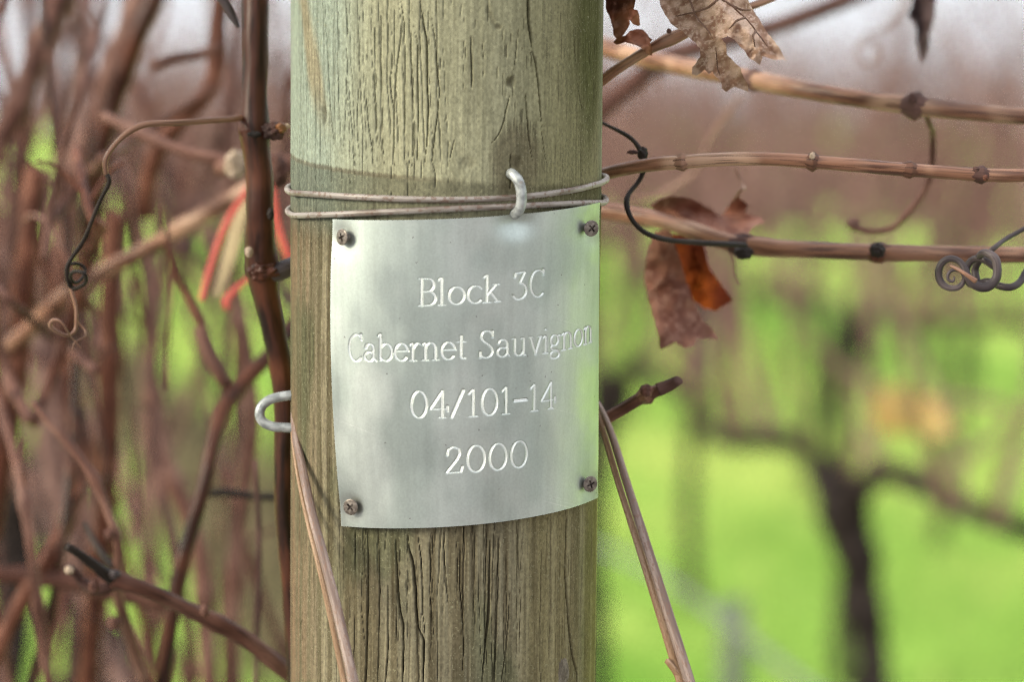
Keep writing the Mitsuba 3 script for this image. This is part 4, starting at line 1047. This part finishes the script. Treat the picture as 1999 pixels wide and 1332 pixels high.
kk = part(rb, 'pale_strip')
add_tube(kk, 'strip_pale', path((486, 392, 1.47), (468, 430, 1.47), (456, 480, 1.47), (440, 530, 1.47), (424, 578, 1.47)), w2r([14, 26, 30, 26, 14], 1.47), step=0.002, sides=10, flat=(V(0.3, 1, 0), 0.25))
labels[kk] = {'label': 'faded cream strip between the coral strands'}

# ------------------------------------------------------------------ the tangle at left, out of focus
NAMED = [
    ('out of focus light tan cane slanting up to the right at left', 'bark_tan', [(-40, 720, 1.72), (60, 640, 1.69), (150, 562, 1.66), (300, 478, 1.63), (440, 396, 1.60), (560, 330, 1.58)], 46),
    ('dark red cane curving down from the post towards lower left, out of focus', 'bark_red', [(600, 590, 1.52), (520, 700, 1.50), (455, 770, 1.49), (425, 830, 1.48), (400, 940, 1.47), (366, 1060, 1.47), (345, 1150, 1.47), (318, 1350, 1.48)], 42),
    ('pale grey-pink cane sagging left of the upright cane, out of focus', 'bark_rosy', [(200, 225, 1.52), (270, 258, 1.51), (340, 288, 1.50), (420, 308, 1.49), (520, 318, 1.48)], 30),
    ('broad blurred dark red cane leaning at the upper left', 'bark_red', [(330, -60, 1.72), (280, 40, 1.72), (240, 140, 1.73), (210, 240, 1.74), (180, 400, 1.76), (160, 600, 1.8)], 52),
    ('blurred pink-brown cane beside the broad dark red one, upper left', 'bark_rosy', [(290, -60, 1.85), (245, 60, 1.85), (210, 170, 1.86), (150, 330, 1.87), (125, 480, 1.88), (120, 640, 1.9)], 54),
    ('wide blurred brown cane standing upright below the tendril curl', 'bark_rust', [(225, 420, 1.75), (215, 600, 1.75), (212, 800, 1.75), (205, 1000, 1.76), (185, 1180, 1.78), (170, 1350, 1.8)], 58),
    ('blurred brown cane at the left edge, mid height', 'bark_rust', [(70, 330, 1.7), (50, 520, 1.7), (36, 700, 1.71), (12, 850, 1.72), (-20, 1050, 1.74)], 60),
    ('short pinkish blurred cane stub left of the side staple', 'bark_pink', [(392, 640, 1.50), (404, 680, 1.495), (420, 715, 1.49), (440, 752, 1.49)], 34),
    ('blurred pinkish upright cane left of the side staple', 'bark_rosy', [(455, 560, 1.78), (478, 700, 1.78), (490, 850, 1.79), (470, 1000, 1.80), (455, 1150, 1.8), (450, 1350, 1.82)], 46),
    ('thin orange twig bending down in the middle of the left tangle', 'bark_rust', [(325, 470, 1.5), (345, 535, 1.5), (372, 590, 1.5), (400, 650, 1.5)], 18),
    ('thin grey-brown twig hanging straight in the middle of the left tangle', 'bark_brown', [(318, 400, 1.52), (330, 480, 1.52), (336, 560, 1.52), (328, 660, 1.52), (326, 760, 1.52)], 13),
    ('slender dark shoot standing upright near the post foot', 'bark_node', [(500, 900, 1.42), (504, 1000, 1.42), (506, 1120, 1.42), (502, 1230, 1.42), (498, 1350, 1.42)], 15),
    ('dark twig crossing level behind the left strap', 'bark_black', [(380, 968, 1.52), (440, 962, 1.52), (500, 970, 1.52), (590, 962, 1.52)], 19),
    ('thick old grey cane at the far upper left', 'bark_brown', [(150, -60, 1.75), (90, 60, 1.74), (40, 190, 1.73), (-30, 330, 1.72)], 58),
    ('blurred knobbly old wood end with a pale tip behind the upright cane', 'bark_brown', [(430, 330, 1.48), (470, 322, 1.47), (520, 318, 1.47), (580, 322, 1.47)], 46),
    ('blurred greyish cane low at the left edge', 'bark_brown', [(-40, 1120, 1.6), (80, 1128, 1.6), (200, 1150, 1.6), (330, 1180, 1.6)], 50),
    ('blurred brown cane curving from lower left corner upward', 'bark_rust', [(-20, 1300, 1.6), (40, 1180, 1.6), (110, 1060, 1.6), (150, 950, 1.62), (150, 800, 1.64)], 48),
    ('blurred pale pinkish cane in the lower middle of the left tangle', 'bark_rosy', [(300, 760, 1.9), (320, 900, 1.9), (380, 1040, 1.9), (400, 1200, 1.9), (410, 1350, 1.9)], 52),
    ('blurred cane with orange bark leaning at the top, between sky gaps', 'bark_rust', [(440, -60, 1.7), (425, 60, 1.7), (410, 170, 1.7), (330, 260, 1.7), (280, 420, 1.72)], 46),
    ('short curved twig crossing the bright sky gap at the upper left', 'bark_brown', [(300, 130, 1.6), (345, 112, 1.6), (390, 105, 1.6), (430, 90, 1.6)], 24),
]
for i, (lb, bs, pts, w) in enumerate(NAMED):
    pts = [(x, y, 1.22 + (d - 1.22) * 0.85) for x, y, d in pts]
    w = w * 0.72
    kk = cane(lb, bs, pts, w, step=0.005, sides=12, rough=0.14, seed=40 + i, nodes=((0.3, 0.2, 0.008), (0.7, 0.2, 0.008)))
    if 'pale tip' in lb:
        node(kk, 458, 322, 1.385, 42, 56, 'bark_pale', 3, 'cut_end', 0.4)
        node(kk, 545, 335, 1.385, 36, 60, 'bark_pink', 4, 'knuckle', 0.5)
rt = np.random.default_rng(33)
for i in range(84):
    mid = i % 2 == 0
    d = rt.uniform(1.48, 2.0) if mid else rt.uniform(1.75, 2.8)
    x0 = rt.uniform(-60, 590)
    lean = rt.normal() * (110 if mid else 80)
    bow = rt.normal() * 32
    top, bot = (-80 if rt.random() < (0.55 if mid else 0.35) else rt.uniform(150, 600)), (1420 if i < 16 or rt.random() < 0.2 else rt.uniform(300, 850))
    q = [(x0 + lean * (t - 0.5) * 2 + bow * math.sin(t * 3.1) + 9 * rt.normal(), top + (bot - top) * t, d + 0.05 * rt.normal()) for t in np.linspace(0, 1, 5)]
    thin = rt.uniform(0.002, 0.0055) if mid else rt.uniform(0.004, 0.0085)
    if (top < 0 and abs(q[0][0] + (q[1][0] - q[0][0]) * 0.3 - 355) < 85) or bot - top < 200:
        continue
    if d < 1.62 and any(370 < np.interp(yy, [c[1] for c in q], [c[0] for c in q]) < 580 and top < yy < bot for yy in (350, 420, 490, 560, 610)):
        continue      # keeps the ribbon in view
    bs = ['bark_rust', 'bark_brown', 'bark_pink', 'bark_red', 'bark_rosy'][rt.integers(5)]
    k = thing('vine_cane', 'slender leafless cane blurred in the tangle left of the post' if mid else 'stouter leafless cane deep in the tangle left of the post', 'vine cane', 'slender canes in the left tangle' if mid else 'blurred canes deep in the left tangle')
    nd = [(a, 0.45, 0.006) for a in np.arange(0.12, 0.95, 0.17) + 0.04 * rt.normal()]
    v, f, uv = tube([P(*a) for a in q], thin / 2 * np.linspace(0.75, 1.15, 5), step=0.004 if mid else 0.010, sides=10, rough=0.2, seed=80 + i, nodes=nd)
    add_soft(part(k, 'stem'), (v, f), bs, (0, -0.15, 0.1) if mid else (0, -0.4, 0.4), 1.0 if mid else 0.7, uv)
    if mid:
        for h_ in range(2):
            u = rt.uniform(0.15, 0.85)
            a = np.array([np.interp(u, np.linspace(0, 1, 5), [c[m] for c in q]) for m in range(3)])
            sx, sy = rt.normal() * 70, -rt.uniform(20, 110)
            tv, tf, tu = tube([P(*a), P(a[0] + sx * .5, a[1] + sy * .7, a[2]), P(a[0] + sx, a[1] + sy, a[2] - 0.02)], [thin * .3, thin * .22, thin * .12], step=0.004, sides=8, rough=0.2, seed=i)
            add_soft(part(k, 'side_shoot'), (tv, tf), bs, (0, -0.15, 0.1), 1.0, tu)


# ------------------------------------------------------------------ vine rows behind
def local_tube(pts, rad, step, sides, rough, seed):
    return tube(pts, rad, step=step, sides=sides, rough=rough, seed=seed)


def merge(parts):
    v, f, u, n = [], [], [], 0
    for a, b, c in parts:
        v.append(a)
        f.append(b + n)
        u.append(c)
        n += len(a)
    return np.vstack(v), np.vstack(f), np.vstack(u)


ROWDIR = unit(V(-0.21, 1, 0))


def grapevine(x, y, label, group, seed, near, n_canes=18, old='bark_old'):
    r = np.random.default_rng(seed)
    k = thing('grapevine', label, 'grapevine', group)
    z = float(ground_z(np.array([x]), np.array([y]))[0]) - 0.03
    b = V(x, y, z)
    h = 0.90 + 0.03 * r.normal()
    sway = [V(0.018 * r.normal(), 0.02 * r.normal(), 0) for _ in range(4)]
    tp = [b, b + V(0, 0, 0.25 * h) + sway[0], b + V(0, 0, 0.55 * h) + sway[1], b + V(0, 0, 0.85 * h) + sway[2] * 0.6, b + V(0, 0, h)]
    lean = V(0.11, 0, 0) if y == 4.0 else V(0, 0, 0)
    tp = [q_ + lean * (1 - i_ / 4) for i_, q_ in enumerate(tp)]
    tb = tube(tp, [0.026, 0.020, 0.019, 0.024, 0.036], step=0.02 if near else 0.06, sides=12 if near else 7, rough=0.3, seed=seed)
    add_soft(part(k, 'trunk'), tb, old, (0, -0.55, 1), 0.4, tb[2])
    head = b + V(0, 0, h)
    arms = []
    for sgn in (-1, 1):
        pts = [head - V(0, 0, 0.03), head + sgn * ROWDIR * 0.12 + V(0, 0, 0.05), head + sgn * ROWDIR * 0.35 + V(0.02 * r.normal(), 0, 0.05), head + sgn * ROWDIR * 0.62 + V(0.02 * r.normal(), 0, 0.045)]
        tb = tube(pts, [0.026, 0.016, 0.014, 0.011], step=0.02 if near else 0.06, sides=10 if near else 6, rough=0.35, seed=seed + 3)
        add_soft(part(k, 'cordon'), tb, old, (0, -0.55, 1), 0.4, tb[2])
        arms.append(pts)
    tubes = []
    for i in range(n_canes):
        t = r.uniform(-0.66, 0.66)
        o = head + ROWDIR * t + V(0, 0, 0.045)
        ln = r.uniform(0.3, 0.8)
        a = V(r.normal() * 0.16, r.normal() * 0.12, 1) * ln
        pts = [o, o + a * 0.3 + 0.03 * r.normal(size=3), o + a * 0.65 + 0.05 * r.normal(size=3), o + a + V(0.10 * r.normal(), 0.1 * r.normal(), -0.05)]
        rad = r.uniform(0.0038, 0.0062) * (1 if near else 1.15)
        tb = tube(pts, [rad * 1.2, rad, rad * 0.85, rad * 0.5], step=0.04 if near else 0.12, sides=6 if near else 4, seed=i)
        if near:
            add_soft(part(k, 'cane'), tb, 'bark_far' if i % 3 else 'bark_far_pink', (0, -0.55, 1), 0.3, tb[2])
        else:
            tubes.append(tb)
    if tubes:
        v, f, u = merge(tubes)
        add_soft(part(k, 'crown'), (v, f), 'bark_far' if seed % 2 else 'bark_far_pink', (0, -0.55, 1), 0.25, u)
    return k


seed = 500
near_labels = {(1, 0): 'nearest vine at right with a dark gnarled trunk standing in bright grass', (1, 1): 'second vine of the right row, its thin trunk just right of the post'}
for row, (y0, n) in {1: (4.0, 12), 2: (5.9, 15), 3: (8.2, 15), 4: (10.8, 14), 5: (13.5, 12)}.items():
    for i in range(n):
        y = y0 + 1.24 * i
        x = 1.0 * row - 0.21 * (y - 1.2) + 0.01
        if abs(x) > 0.163 * y + 1.0 or (row > 2 and x < -0.05 * y):
            continue
        seed += 1
        near = row == 1 and i < 3 or row == 2 and i < 3
        lb = near_labels.get((row, i)) or ('blurred leafless vine in the row just behind the nearest one' if near else 'far leafless vine merging into the brown blur of rows at right')
        grapevine(x, y, lb, None if (row, i) in near_labels else ('vines of the nearer blurred rows' if near else 'far vines merging in the blur'), seed, near, (15 if row == 1 else 26) if near else 44)
for i, y in enumerate((2.55, 3.7, 4.9, 6.1)):
    seed += 1
    grapevine(-0.21 * (y - 1.2) - 0.06, y, 'leafless vine standing behind the tangle left of the post', 'vines behind the left tangle', seed, True, 11)

# drip hose and stake in row one
hs = thing('drip_hose', 'pale grey hose strung low along the nearest vine row, out of focus', 'hose')
hp = [V(1.0 - 0.21 * (y - 1.2) - 0.05, y, 0.60 + 0.02 * math.sin(y * 3)) for y in np.linspace(2.2, 9.0, 14)]
add_tube(hs, 'hose_grey', hp, 0.006, step=0.05, sides=10)
sk = thing('vine_stake', 'greyish blurred stake in the grass at the bottom, left of the dark trunk', 'stake')
pt = P(1432, 1175, 4.9)
add_tube(sk, 'hose_grey', [V(pt[0], pt[1], -0.05), V(pt[0], pt[1], 0.3), pt], 0.022, step=0.05, sides=12, domed=False)
